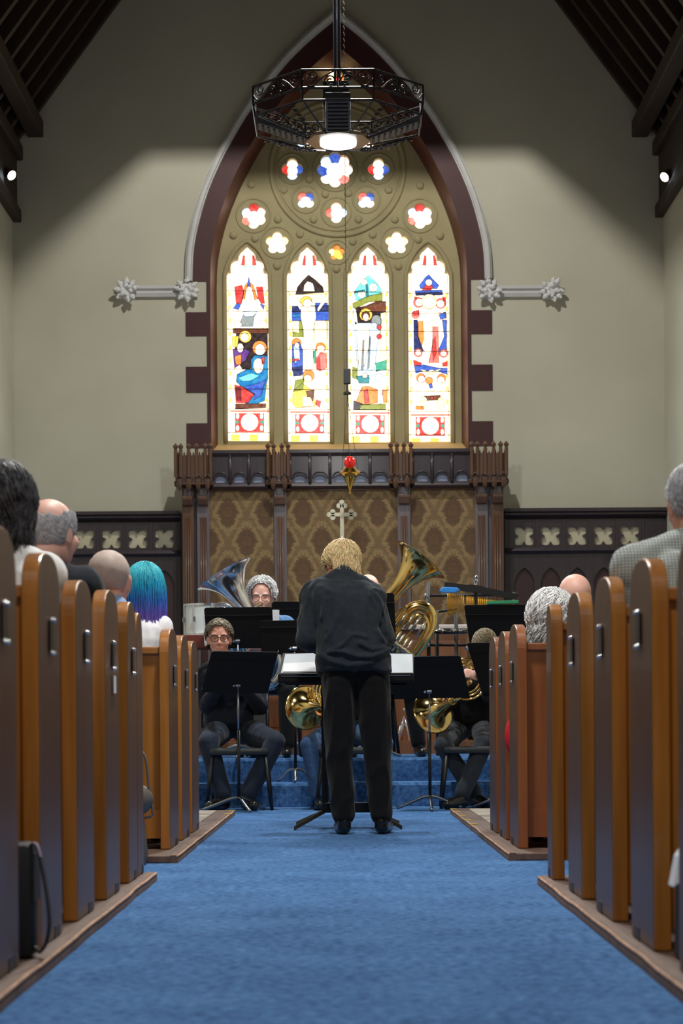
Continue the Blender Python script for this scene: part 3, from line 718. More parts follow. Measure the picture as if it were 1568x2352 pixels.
MB().box(X(444), X(452), DR + .06, DR + .17, .36, Z(1112)).build('pilaster_gap', DARKW, rere)
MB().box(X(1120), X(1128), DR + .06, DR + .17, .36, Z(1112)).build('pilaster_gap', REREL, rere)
# frieze bays: arcade of little cusped arches under a plain band
DF = DR + .0
for a, b, n in ((486, 615, 3), (666, 896, 5), (947, 1083, 3)):
    x0, x1 = X(a, DF), X(b, DF); st = (x1 - x0) / (n + .0)
    z0, z1 = Z(1110, DF), Z(1040, DF)
    hs = [[(x0 + st * (k + .5) + q, z) for q, z in arch2(st * .3, Z(1100, DF), Z(1090, DF), z0 + .012, 4)] for k in range(n)]
    mb = MB(); plate(mb, [(x0, z0), (x0, z1), (x1, z1), (x1, z0)], hs, DF, DF + .03); mb.build('frieze_arcade', DARKW, rere)
    mb = MB(); mb.prism([(DF + .1, z1 + .03), (DF - .03, z1 + .03), (DF - .03, z1), (DF, z1 - .03), (DF + .1, z1 - .03)], x0, x1, 'yz'); mb.build('frieze_cornice', DARKW, rere)
    mb = MB(); mb.prism([(DF + .14, z0), (DF - .01, z0), (DF - .018, z0 - .025), (DF + .01, z0 - .045), (DF + .14, z0 - .045)], x0, x1, 'yz'); mb.build('frieze_base_moulding', DARKW, rere)
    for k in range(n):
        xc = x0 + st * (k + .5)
        MB().box(xc - st * .36, xc + st * .36, DF + .035, DF + .05, z0, Z(1086, DF)).build('lit_arch_backing', mat('lit_grey_blue_backing', (150, 162, 190), (130, 140, 170), scale=8, rough=.5), rere)  # pale backing paints the lit look inside the little arches
        MB().tube([(x0 + st * k, DF - .01, z0), (x0 + st * k, DF - .01, z1)], .016, n=6).build('colonnette', DARKW, rere, smooth=True)
        mb = MB(); pp = arch2(st * .36, Z(1098, DF), Z(1084, DF), Z(1099, DF), 4); mb.tube([(xc + q, DF - .006, z) for q, z in pp], .008, n=6); mb.build('arch_moulding', DARKW, rere, smooth=True)
# turret-like canopies with reeded faces, finials and pendants
DC = DR - .1
def canopy(a, b, fin):
    x0, x1 = X(a, DC), X(b, DC); z0, z1 = Z(1106, DC), Z(1043, DC)
    wdt = x1 - x0; ch = min(.05, wdt * .2)
    base = [(x0, DF + .12), (x0, DC + ch), (x0 + ch, DC), (x1 - ch, DC), (x1, DC + ch), (x1, DF + .12)]
    MB().prism(base, z0, z1, 'xy').build('canopy_body', REREW, rere)
    MB().prism([(p[0] + (.012 if p[0] > (x0 + x1) / 2 else -.012), p[1] - .012) for p in base], z0 - .02, z0 + .02, 'xy').build('canopy_base', REREW, rere, bevel=.006)
    n = max(5, int(wdt / .032))
    for k in range(n + 1):
        xx = x0 + ch * .6 + (wdt - ch * 1.2) * k / n
        MB().tube([(xx, DC + (.01 if 0 < k < n else ch * .5), z0 + .02), (xx, DC + (.01 if 0 < k < n else ch * .5), z1 + .015), (xx, DC + .012, z1 + .035)], [.009, .009, .002], n=6).build('reed', REREW, rere)
    for f in fin:
        xx = X(f, DC)
        MB().lathe([(.017, z0 + .05), (.017, z1 + .05), (.012, z1 + .055), (.023, z1 + .072), (.024, z1 + .086), (.012, z1 + .1), (.002, z1 + .112)], (xx, DC - .008, 0), (0, 0, 1), 8).build('finial_post', REREW, rere, smooth='angle')
    for k in range(max(2, int(wdt / .085))):
        nn = max(2, int(wdt / .085)); xx = x0 + wdt * (k + .5) / nn
        MB().lathe([(.004, z0 - .07), (.022, z0 - .05), (.026, z0 - .025), (.034, z0), (.034, z0 + .03)], (xx, DC + .01, 0), (0, 0, 1), 8).build('pendant_drop', REREW, rere, smooth='angle')
        pp = arch2(wdt / nn * .34, z0 + .03, z0 + .075, z0, 4)
        MB().tube([(xx + q, DC - .006, z) for q, z in pp], .009, n=6).build('niche_moulding', DARKW, rere, smooth=True)
canopy(402, 487, (404, 416, 434, 452, 472, 484)); canopy(614, 667, (616, 629, 648, 662)); canopy(896, 948, (898, 912, 928, 944)); canopy(1081, 1167, (1084, 1097, 1115, 1134, 1150, 1163))
# ---------------------------------------------------------------- altar with cross
alt = empty('altar', (X(785), 17.75, .36), 'wooden altar with a pale cloth edge standing before the reredos', 'altar')
AX0, AX1 = wx(500, 17.5, 1450), wx(1072, 17.5, 1450)
zt = wz(1437, 17.5)
ALTW = mat('altar_wood', (138, 88, 54), (112, 70, 42), scale=4, stretch=(8, 8, .7), rough=.45)
MB().box(AX0, AX1, 17.5, 18.2, .47, zt - .04).build('altar_body', ALTW, alt)
MB().box(AX0 - .04, AX1 + .04, 17.45, 18.25, zt - .04, zt).build('altar_top', mat('pale_altar_cloth', (206, 196, 188), rough=.85), alt, bevel=.008)
for k in range(6):
    xa = AX0 + .06 + (AX1 - AX0 - .06) * k / 6
    MB().box(xa, xa + (AX1 - AX0) / 6 - .07, 17.49, 17.5, .6, zt - .14).build('altar_panel', ALTW, alt, bevel=.004)
ft = MB().box(AX0 - .35, AX1 + .35, 17.1, 18.45, .36, .47).build('altar_footpace', ALTW); tag(ft, 'low wooden step under the altar', 'step')
cr = empty('altar_cross', tuple(P(786, 1437, 17.9)), 'pale silver altar cross with trefoil ends above the conductor\'s head', 'cross')
CRM = mat('pale_brass', (208, 204, 180), rough=.3, metal=.85)
cb = P(786, 1232, 17.9); ct = P(785, 1147, 17.9); ca = P(785, 1182, 17.9)
def trefoil_arm(mb, c, dx, dz, L, w_):
    ax = Vector((dx, 0, dz)); pr = Vector((-dz, 0, dx)); c = Vector(c)
    mb.obox(c + ax * L / 2, ax * L / 2, pr * w_, (0, .012, 0))
    e = c + ax * L
    for o in (ax * .03, pr * .026, pr * -.026): mb.lathe([(.024, -.012), (.024, .012)], e + o - ax * .008, (0, 1, 0), 10)
mb = MB()
trefoil_arm(mb, ca + Vector((0, 0, .017)), 0, 1, (ct.z - ca.z) - .067, .017); trefoil_arm(mb, ca + Vector((.0175, 0, 0)), 1, 0, .073, .0165); trefoil_arm(mb, ca - Vector((.0175, 0, 0)), -1, 0, .073, .0165)
mb.obox(Vector((ca.x, 17.9, (ca.z + .0165 + cb.z) / 2)), (.017, 0, 0), (0, .0125, 0), (0, 0, (ca.z + .0165 - cb.z) / 2)); mb.build('cross', CRM, cr)
MB().lathe([(.13, zt), (.13, zt + .03), (.09, zt + .05), (.04, zt + .1), (.025, zt + .3), (.035, cb.z - .05), (.02, cb.z)], (ca.x, 17.9, 0), (0, 0, 1), 16).build('cross_stem', CRM, cr, smooth='angle')
# ---------------------------------------------------------------- sanctuary lamp
DS = 16.6
sl = empty('sanctuary_lamp', tuple(P(803, 1130, DS)), 'hanging brass sanctuary lamp with a red glass globe', 'lamp')
c = P(803, 1062, DS)
RG = mat('red_glass', (200, 24, 20), (150, 8, 10), scale=14, rough=.15, emis=.45, coat=.5)
MB().ell(c, (.049, .049, .052), n=18, m=12).build('red_globe', RG, sl, smooth=True)
z = lambda y: wz(y, DS)
MB().lathe([(.003, z(1136)), (.008, z(1132)), (.004, z(1128)), (.018, z(1118)), (.032, z(1108)), (.05, z(1098)), (.062, z(1093)), (.085, z(1090)), (.087, z(1087)), (.07, z(1082)), (.05, z(1076)), (.042, z(1074)), (.03, z(1073))], (c.x, DS, 0), (0, 0, 1), 24).build('brass_bowl', BRASS, sl, smooth='angle')
ub = P(797, 865, DS)
for k in range(3):
    a = 2 * math.pi * k / 3 + .5
    MB().tube([(c.x + .08 * math.cos(a), DS + .08 * math.sin(a), z(1088)), (ub.x, DS, ub.z - .14)], .0022, n=5).build('suspension_chain', BRONZE, sl)
MB().box(ub.x - .03, ub.x + .03, DS - .03, DS + .03, wz(882, DS), wz(848, DS)).build('counterweight_box', BLACK, sl, bevel=.004)
MB().lathe([(.035, wz(906, DS)), (.035, wz(902, DS)), (.01, wz(898, DS)), (.008, wz(884, DS))], (ub.x, DS, 0), (0, 0, 1), 12).build('chain_plate', BLACK, sl)
ch = MB()
zz = wz(848, DS); k = 0
while zz < 8.9:
    if zz < 7.4: ch.tube([(ub.x - .005 + (.006 if k % 2 else 0), DS + (0 if k % 2 else .006), zz), (ub.x - .005 - (.006 if k % 2 else 0), DS - (0 if k % 2 else .006), zz + .03)], .0028, n=4); zz += .026
    else: ch.tube([(ub.x - .005, DS, zz), (ub.x - .005, DS, 9.9)], .003, n=4); break
    k += 1
ch.build('hanging_chain', BRONZE, sl)
# ---------------------------------------------------------------- chandelier
DCH = 14.0
c0 = P(776, 272, DCH); zr = c0.z; zt_ = zr + .15; RC = .635
IRON = mat('dark_wrought_iron', (58, 56, 60), (36, 34, 38), scale=20, rough=.4, metal=.7)
chn = empty('chandelier', (c0.x, DCH, zr - .2), 'octagonal wrought iron chandelier with heater panels and a bright white lamp', 'chandelier')
oc = [(math.pi / 8 + k * math.pi / 4) for k in range(8)]
def octp(r, z_): return [(c0.x + r * math.cos(a), DCH + r * math.sin(a), z_) for a in oc]
for r, z_, nm in ((RC, zt_, 'top_ring'), (RC, zr + .03, 'scroll_ring'), (RC * .98, zr - .05, 'lower_ring')):
    MB().tube(octp(r, z_), .009, n=6, close=True).build(nm, IRON, chn)
for p, q, s_ in zip(octp(RC, zt_), octp(RC, zr + .03), octp(RC * .98, zr - .05)):
    MB().tube([p, q, s_], .008, n=6).build('corner_post', IRON, chn)
def scroll(u, v, w_, o, sgn=1, r0=.04):
    """spiral in the plane (u, v) about o"""
    pts = []
    for k in range(18):
        t = k / 17; a = sgn * t * 2.2 * 2 * math.pi * .62; r = r0 * (1 - .72 * t)
        pts.append(Vector(o) + u * (r * math.cos(a)) + v * (r * math.sin(a)))
    return pts
tops = octp(RC, zt_)
for k in range(8):
    A, B = Vector(tops[k]), Vector(tops[(k + 1) % 8]); u = (B - A).normalized(); v = Vector((0, 0, 1)); L = (B - A).length
    mid = (A + B) / 2 - v * .06
    mb = MB()
    for sg in (-1, 1):
        mb.tube(scroll(u * sg, v, None, mid + u * sg * .05 - v * .015, 1), .0055, n=5); mb.tube(scroll(u * sg, -v, None, mid + u * sg * .17 + v * .02, 1), .0055, n=5)
        mb.tube([p for p in spline([mid + u * sg * .02 + v * .055, mid + u * sg * .1 + v * .01, mid + u * sg * .18 - v * .05, mid + u * sg * .24 + v * .0], 5)], .0055, n=5)
    mb.tube([mid + v * .055, mid - v * .055], .006, n=5)
    mb.build('scroll_panel', IRON, chn, smooth=True)
    # openwork web from the lower ring towards the lamp
    a = (oc[k] + oc[(k + 1) % 8]) / 2 if k < 7 else 2 * math.pi
    rd = Vector((math.cos(a), math.sin(a), 0)); tg = Vector((-rd.y, rd.x, 0)); o = Vector((c0.x, DCH, 0))
    if k % 2 == 0:
        mb = MB(); rr = random.Random(k)
        for j in range(7):
            r_ = .28 + .05 * j; sp_ = (r_ - .2) * .36
            for sg in (-1, 0, 1):
                cc = o + rd * r_ + tg * sg * sp_ + Vector((0, 0, zr - .05 - (RC - r_) * .32))
                mb.tube(scroll(rd, tg if sg >= 0 else -tg, None, cc, 1, .026), .004, n=4)
        mb.build('openwork_web', IRON, chn)
    e0 = o + Vector((math.cos(oc[k]), math.sin(oc[k]), 0)) * RC * .98 + Vector((0, 0, zr - .05)); e1 = o + Vector((math.cos(oc[k]), math.sin(oc[k]), 0)) * .22 + Vector((0, 0, zr - .165))
    MB().tube([e0, e1], .007, n=5).build('web_rib', IRON, chn)
HEAT = mat('grey_heater_panel', (96, 98, 104), (80, 82, 88), scale=30, rough=.4, metal=.5)
for a in (math.pi, 0, -math.pi / 2, math.pi / 2):
    rd = Vector((math.cos(a), math.sin(a), 0)); tg = Vector((-rd.y, rd.x, 0)); o = Vector((c0.x, DCH, 0))
    p0, p1 = o + rd * .22 + Vector((0, 0, zr - .14)), o + rd * .58 + Vector((0, 0, zr - .02))
    ax = (p1 - p0) / 2; nm = ax.normalized().cross(tg)
    if abs(math.sin(a)) > .5:
        nm_ = Vector((0, 0, 1))
    hp = MB().obox((p0 + p1) / 2, ax, tg * .085, nm * .025).build('heater_panel', HEAT, chn, bevel=.004)
    for q in range(9):
        t = (q + .5) / 9
        MB().obox(p0.lerp(p1, t) + nm * (-.028 if nm.z > 0 else .028), ax.normalized() * .006, tg * .07, nm * .004).build('heater_slat', BLACK, hp)
MB().box(c0.x - .105, c0.x + .08, DCH - .3, DCH + .1, zr - .0, zr + .17).build('driver_box', mat('green_black_casing', (36, 46, 46), rough=.5), chn, bevel=.008)
MB().lathe([(.23, zr - .165), (.25, zr - .15), (.12, zr - .1), (.05, zr - .06)], (c0.x, DCH, 0), (0, 0, 1), 8).build('lamp_canopy', mat('bronze_reflector', (120, 96, 70), rough=.35, metal=.8), chn)
zl = wz(325, DCH)
LEDM = mat('white_led', (235, 248, 255), rough=.4, emis=7)
MB().lathe([(.09, zl - .035), (.128, zl - .025), (.132, zl + .02), (.11, zl + .035)], (c0.x, DCH, 0), (0, 0, 1), 20).build('led_lamp', LEDM, chn, smooth='angle')
area('chandelier_light', (c0.x, DCH, zl - .045), (c0.x, DCH, 0), .22, LIGHTS['led'], (.93, .97, 1))
for dx in (-.014, .014):
    MB().tube([(c0.x - .003 + dx, DCH, zr + .1), (c0.x - .003 + dx, DCH, 10.2)], .011, n=8).build('hanging_rod', mat('blue_black_steel', (46, 50, 66), rough=.3, metal=.8), chn, smooth=True)
MB().tube(scroll(Vector((1, 0, 0)), Vector((0, 0, 1)), None, (c0.x + .075, DCH - .3, zt_ + .06), 1, .045), .006, n=5).build('top_scroll', IRON, chn, smooth=True)
MB().ell((c0.x + .0, DCH - .3, zt_ + .03), .012).build('indicator_lamp', mat('red_indicator', (220, 30, 60), emis=1.0), chn)
# unseen flood lamp added in the roof, its hood shaped to throw the sloping edge of light on the east wall
fl = empty('added_flood_lamp', (0, 15.1, 7.75), 'unseen flood lamp added high in the roof, its square hood shaping the wall light', 'lamp')
FZ = 7.75; FY = 15.1
hd = .4; ex = hd / math.tan(math.radians(43.65)); ey = hd * (DW - FY) / (FZ - 6.02)
mb = MB(); t = .01
for xx in (-ex - t, ex): mb.box(xx, xx + t, FY - ey, FY + ey, FZ - hd, FZ + .06)
for yy in (FY - ey - t, FY + ey): mb.box(-ex - t, ex + t, yy, yy + t, FZ - hd, FZ + .06)
mb.box(-ex - t, ex + t, FY - ey - t, FY + ey + t, FZ + .06, FZ + .08); mb.build('light_edge_hood', BLACK, fl)
MB().tube([(0, FY, FZ + .08), (0, FY, 10.2)], .012, n=8).build('drop_rod', BLACK, fl)
MB().box(-.04, .04, FY - .04, FY + .04, FZ + .02, FZ + .04).build('led_board', LEDM, fl)
pl_ = bpy.data.lights.new('added_flood_light', 'POINT'); pl_.energy = LIGHTS['flood']; pl_.color = (1, .97, .87); pl_.shadow_soft_size = .04
po_ = bpy.data.objects.new('added_flood_light', pl_); sc.collection.objects.link(po_); po_.location = (0, FY, FZ)
# side spot lamps on the cornice
for s_, px, py, lb in ((-1, 27, 403, 'small white spotlight on the left wall cornice'), (1, 1531, 407, 'small white spotlight on the right wall cornice')):
    d = 18.3; q = P(px, py, d); q.x = s_ * min(abs(q.x), 3.0)
    dr = Vector((-s_ * .75, -.55, -.62)).normalized()
    sp = empty('spotlight', tuple(q), lb, 'spotlight')
    MB().lathe([(.025, -.13), (.04, -.12), (.045, -.03), (.05, 0)], q, dr, 14).build('lamp_body', CHROME, sp, smooth='angle')
    MB().lathe([(.044, .0), (.04, .006)], q, dr, 14).build('lamp_face', mat('spot_led', (230, 245, 255), emis=7), sp)
    b0 = q - dr * .07
    MB().tube([b0, (s_ * 3.05, b0.y, b0.z - .03)], .012, n=6).build('bracket', BLACK, sp)
    area('spotlight_light', tuple(q + dr * .03), tuple(q + dr * 5), .08, LIGHTS['spot'], (.95, .98, 1), spread=math.radians(80))
# ---------------------------------------------------------------- pews
ARC = [(-1, .12), (-.97, .085), (-.88, .05), (-.7, .022), (-.45, .007), (-.2, .0012), (0, 0)]
ARC = ARC + [(-a, b) for a, b in reversed(ARC[:-1])]
ARC = [(q.x, q.y) for q in spline([(a, b, 0) for a, b in ARC], 3)]
def pew(side, y0, dep, xin, top, label, m_end=PEW, m_back=PEW, seat=True, length=2.2, z0=.035, back_z=.99, card=False, frontal=False):
    root = empty('pew', (side * (xin + 1), y0 + dep / 2, z0), label, 'pew', 'wooden pews along the aisle')
    xo = xin + .046
    prof = [(y0 + .0, z0), (y0 + dep, z0)] + [(y0 + dep / 2 - a * dep / 2, top - b) for a, b in ARC]
    e = MB().prism(prof, *sorted((side * xin, side * xo)), 'yz').build('pew_end', m_end, root, bevel=.005)
    e.data.materials.append(PEWF)      # shade of the broad faces put into a darker brown than the lit edges
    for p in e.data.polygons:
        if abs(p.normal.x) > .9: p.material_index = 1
    x_far = xo + length
    prof2 = [(y, z) for y, z in prof]
    e2 = MB().prism(prof2, *sorted((side * x_far, side * (x_far + .04))), 'yz').build('pew_end', m_end, root)
    bx = sorted((side * xo, side * x_far))
    yb = y0 + .05
    if frontal:
        MB().box(*bx, yb + .05, yb + .075, .1, back_z - .03).build('front_panel', m_back, root)
        MB().box(*bx, yb - .02, yb + .12, back_z - .03, back_z).build('book_ledge', m_back, root, bevel=.006)
    else:
        MB().box(*bx, yb, yb + .022, .22, back_z - .03).build('backrest', m_back, root)
        MB().box(*bx, yb - .018, yb + .035, back_z - .035, back_z).build('top_rail', m_back, root, bevel=.006)
        MB().box(*bx, yb - .01, yb + .0, z0 + .05, .22).build('plinth_board', m_back, root)
        MB().box(*bx, yb + .022, yb + min(.39, dep - .06), .44, .47).build('seat', m_back, root, bevel=.005)
    # bronze card holder on the aisle face
    if dep > .25:
        yc = y0 + dep * .5; zc = .86; xf = side * (xin - .003)
        MB().obox((xf, yc, zc), (.003, 0, 0), (0, .03, 0), (0, 0, .04)).build('card_holder', BRONZE, root)
        for a in (-1, 1):
            for b in (-1, 1):
                MB().ell((side * (xin - .008), yc + a * .024, zc + b * .045), .0065, n=8, m=6).build('holder_stud', CHROME, root, smooth=True)
        if card: MB().obox((side * (xin - .008), yc + .01, zc - .1), (.0015, 0, 0), (0, .028, 0), (0, 0, .03)).build('number_card', PAPER, root)
    # black block paints the shaded hollow of a notch at the foot
    MB().box(*sorted((side * (xin - .0015), side * (xin + .01))), y0 + dep * .62, y0 + dep * .86, z0, z0 + .035).build('foot_notch_shade', BLACK, root)
    return root
LP = [(4.45, 'leftmost pew, cut by the left picture edge'), (5.2, 'honey wood pew in the left rear block beside the black bag'), (5.93, 'honey wood pew in the left rear block, third counted from the left edge'), (6.66, 'honey wood pew in the left rear block, fourth counted from the left edge'), (7.36, 'honey wood pew, last full pew of the left rear block')]
for k, (y, lb) in enumerate(LP):
    pew(-1, y, .4 if k < 4 else .3, .79, 1.085 - (.02 if k == 2 else 0), lb, card=(k == 3))
pew(-1, 7.68, .23, .79, 1.06, 'narrow front screen ending the left rear pew block', frontal=True, card=True)
for y, lb in ((9.37, 'pew at the back of the left front block behind the open cross aisle'), (10.1, 'middle pew of the left front block'), (10.78, 'foremost pew of the left front block beside the seated player')):
    pew(-1, y, .5, .812, 1.085, lb)
RP = [(4.27, 'rightmost pew, cut by the right picture edge'), (5.04, 'honey wood pew in the right rear block beside the chequered shirt'), (5.80, 'honey wood pew in the right rear block, third counted from the right edge'), (6.55, 'honey wood pew in the right rear block, next behind its front screen')]
for k, (y, lb) in enumerate(RP):
    pew(1, y, .39, .785, (1.038, 1.045, 1.053, 1.057)[k], lb, back_z=.96)
pew(1, 7.37, .17, .775, 1.06, 'narrow front screen ending the right rear pew block', frontal=True)
for k, (y, lb) in enumerate(((9.24, 'red-brown pew at the back of the right front block'), (9.92, 'middle pew of the right front block'), (10.55, 'foremost pew of the right front block beside the horn player'))):
    pew(1, y, .46, .815, 1.085, lb, PEWR, PEWR)
# ---------------------------------------------------------------- people
WORK = bpy.data.scenes.new("work")      # scratch scene for remeshing, removed below
def remesh(mb, voxel, smooth=6):
    me = mb.mesh('tmp'); o = bpy.data.objects.new('tmp', me); WORK.collection.objects.link(o)
    r = o.modifiers.new('r', 'REMESH'); r.mode = 'VOXEL'; r.voxel_size = voxel
    if smooth:
        s = o.modifiers.new('s', 'SMOOTH'); s.factor = .5; s.iterations = smooth
    vl = WORK.view_layers[0]; vl.update(); dg = vl.depsgraph
    out = bpy.data.meshes.new_from_object(o.evaluated_get(dg))
    bpy.data.objects.remove(o); bpy.data.meshes.remove(me)
    out.materials.clear()
    return out
def loft(mb, rings, n=20):
    """rings: (centre, right vec, forward vec, half width, half depth)"""
    vs = []
    for c, rt, fw, a, b in rings:
        for k in range(n):
            t = 2 * math.pi * k / n; ct, st = math.cos(t), math.sin(t)
            ct = math.copysign(abs(ct) ** .8, ct); st = math.copysign(abs(st) ** .8, st)
            vs.append(Vector(c) + rt * (a * ct) + fw * (b * st))
    m = len(rings); fs = [tuple(range(n - 1, -1, -1)), tuple(range((m - 1) * n, m * n))]
    for i in range(m - 1):
        for k in range(n): fs.append((i * n + k, i * n + (k + 1) % n, (i + 1) * n + (k + 1) % n, (i + 1) * n + k))
    mb.add(vs, fs)
RINGS = [(-.1, .10, .085), (0, .155, .115), (.12, .17, .125), (.28, .165, .125), (.45, .155, .118), (.62, .168, .122), (.78, .185, .12), (.88, .18, .105), (.96, .125, .085), (1.0, .075, .07)]
def torso(mb, j, g, t0=-.2, t1=2, infl=0, hem=0):
    a, b = j['pelvis'], j['neck']; up = (b - a)
    rs = (j['sh_r'] - j['sh_l']).normalized(); rh = (j['hip_r'] - j['hip_l']).normalized()
    rings = []
    for t, w_, dp in RINGS:
        if t < t0 or t > t1: continue
        rt = rh.lerp(rs, min(max(t, 0), 1)).normalized(); fw = up.normalized().cross(rt).normalized() * 1
        rings.append((a + up * t + j.get('bow', Vector((0, 0, 0))) * (4 * t * (1 - t)), rt, fw, w_ * g + infl + hem * max(0, .3 - t), dp * g * j.get('dep', 1) + infl))
    loft(mb, rings)
def head_frame(j):
    """local -> world rotation; local +y looks forward"""
    f = j['face'].normalized(); u = j.get('hup', Vector((0, 0, 1))); r = f.cross(u).normalized(); u = r.cross(f).normalized()
    return Matrix((r, f, u)).transposed()
def head(mb, j):
    R = head_frame(j); c = j['head']; k = j.get('hs', 1.0)
    T = lambda p: c + R @ (Vector(p) * k)
    def E(p, r, n=16, m=11): mb.ell(T(p), tuple(v * k for v in r), R, n, m)
    E((0, -.016, .035), (.077, .098, .086), 20, 14); E((0, .022, -.03), (.066, .068, .084)); E((0, .03, -.074), (.052, .052, .042)); E((0, .068, -.096), (.022, .018, .018))
    mb.cap(T((0, .086, .016)), T((0, .108, -.026)), .009 * k, .0145 * k, 10)
    for s in (-1, 1):
        E((s * .013, .097, -.033), (.009, .011, .008), 8, 6); E((s * .04, .058, -.028), (.028, .03, .03), 10, 7)
        E((s * .079, -.006, -.012), (.009, .021, .035), 10, 8); E((s * .085, -.014, .004), (.007, .012, .024), 8, 6)
        E((s * .032, .07, .03), (.027, .017, .011), 10, 7)
    E((0, .088, -.06), (.025, .011, .006), 10, 6); E((0, .086, -.071), (.021, .011, .007), 10, 6)
    mb.cap(T((0, -.03, -.06)), j['neck'] + Vector((0, 0, .0)), .056 * k, .062, 12)
def fingers(mb, w_, d, pn, k=1.0, curl=.9, fist=False):
    """hand at wrist w_, pointing d, palm normal pn"""
    d = d.normalized(); pn = (pn - d * pn.dot(d)).normalized(); sd = d.cross(pn)
    pc = w_ + d * .05 * k
    R = Matrix((sd, d, pn)).transposed()
    mb.ell(pc, (.04 * k, .052 * k, .016 * k), R, 12, 8)
    for i, (o, L) in enumerate(((-.03, .068), (-.01, .078), (.011, .074), (.03, .058))):
        p = pc + d * .042 * k + sd * o * k; dirn = d.copy(); r = .0092 * k
        for s, fr in enumerate((.45, .32, .25)):
            ang = curl * (.45 if s == 0 else .75)
            dirn = (dirn * math.cos(ang) + pn * math.sin(ang)).normalized(); dirn = (dirn)
            q = p + dirn * L * fr * k; mb.cap(p, q, r, r * .92, 8); p = q; r *= .92
    p = pc - sd * .03 * k - d * .02 * k
    dr = (d * .6 - sd * .75 + pn * .35).normalized()
    q = p + dr * .04 * k; mb.cap(p, q, .012 * k, .0105 * k, 8); dr = (dr + pn * .6 + d * .3).normalized(); mb.cap(q, q + dr * .032 * k, .0105 * k, .009 * k, 8)
def limbs(mb, j, g, infl=0, arms=True, legs=True, hands=False, feet=False, short=0.0):
    for s in ('l', 'r'):
        if arms:
            sh, el, wr = j['sh_' + s], j['el_' + s], j['wr_' + s]
            mb.ell(sh, .066 * g + infl); mb.cap(j['neck'] + Vector((0, 0, .012)), sh + Vector((0, 0, .012)), (.036 if infl == 0 else .043) * g + infl * 1.5, (.036 if infl == 0 else .043) * g + infl * 1.5); mb.cap(sh, el, .054 * g + infl, .043 * g + infl); we = wr.lerp(el, short)
            mb.cap(el, we, .043 * g + infl, .031 * g + infl)
        if hands: fingers(mb, j['wr_' + s], j.get('hd_' + s, (j['wr_' + s] - j['el_' + s])), j.get('pn_' + s, Vector((0, 0, -1))), .96)
        if legs:
            hp, kn, an = j['hip_' + s], j['kn_' + s], j['an_' + s]
            mb.ell(hp, .088 * g + infl); mb.cap(hp, kn, .085 * g + infl, .06 * g + infl); ae = an.lerp(kn, short * .6)
            mb.cap(kn, ae, .058 * g + infl, (.036 * g if infl == 0 else .05 * g) + infl)
        if feet:
            an = j['an_' + s]; t = j['toe_' + s]; hl = an + Vector((0, 0, -.05)) - (t - an) * .12
            hl.z = t.z + .005; mb.cap(an, hl + Vector((0, 0, .02)), .034, .034); mb.cap(hl, t, .034 + infl * .6, .03 + infl * .6)
            mb.cap(hl + Vector((0, 0, .02)), t + Vector((0, 0, .012)), .03 + infl * .6, .02 + infl * .6)
def folds(me, amp, sc_=9, seed=0, stretch=(1, 1, .45)):
    n = len(me.vertices); co = [0.0] * (3 * n); no = [0.0] * (3 * n)
    me.vertices.foreach_get('co', co); me.vertices.foreach_get('normal', no)
    sv = Vector((seed, 0, 0)); o2 = Vector((5, 1, 2)); sx, sy, sz = (v * sc_ for v in stretch)
    for i in range(0, 3 * n, 3):
        q = Vector((co[i] * sx + seed, co[i + 1] * sy, co[i + 2] * sz))
        rd = 1 - abs(noise.noise(q * .9 + o2)) * 2.4
        k = amp * (.5 * noise.noise(q) + .3 * noise.noise(q * 2.3) + .7 * (rd * rd if rd > 0 else 0))
        k = max(k, -.004)
        co[i] += no[i] * k; co[i + 1] += no[i + 1] * k; co[i + 2] += no[i + 2] * k
    me.vertices.foreach_set('co', co); me.update()
SK = {}
def skin(name, c):
    return mat(name, c, tuple(min(255, int(v * 1.06 + 4)) for v in c), scale=18, rough=.5, detail=6, bump=.02, bscale=120)
def cloth(name, c, rough=.85, k=1.12, bump=.12):
    return mat(name, c, tuple(min(255, int(v * k + 3)) for v in c), scale=30, rough=rough, bump=bump, bscale=400, spec=.2, sheen=.1)
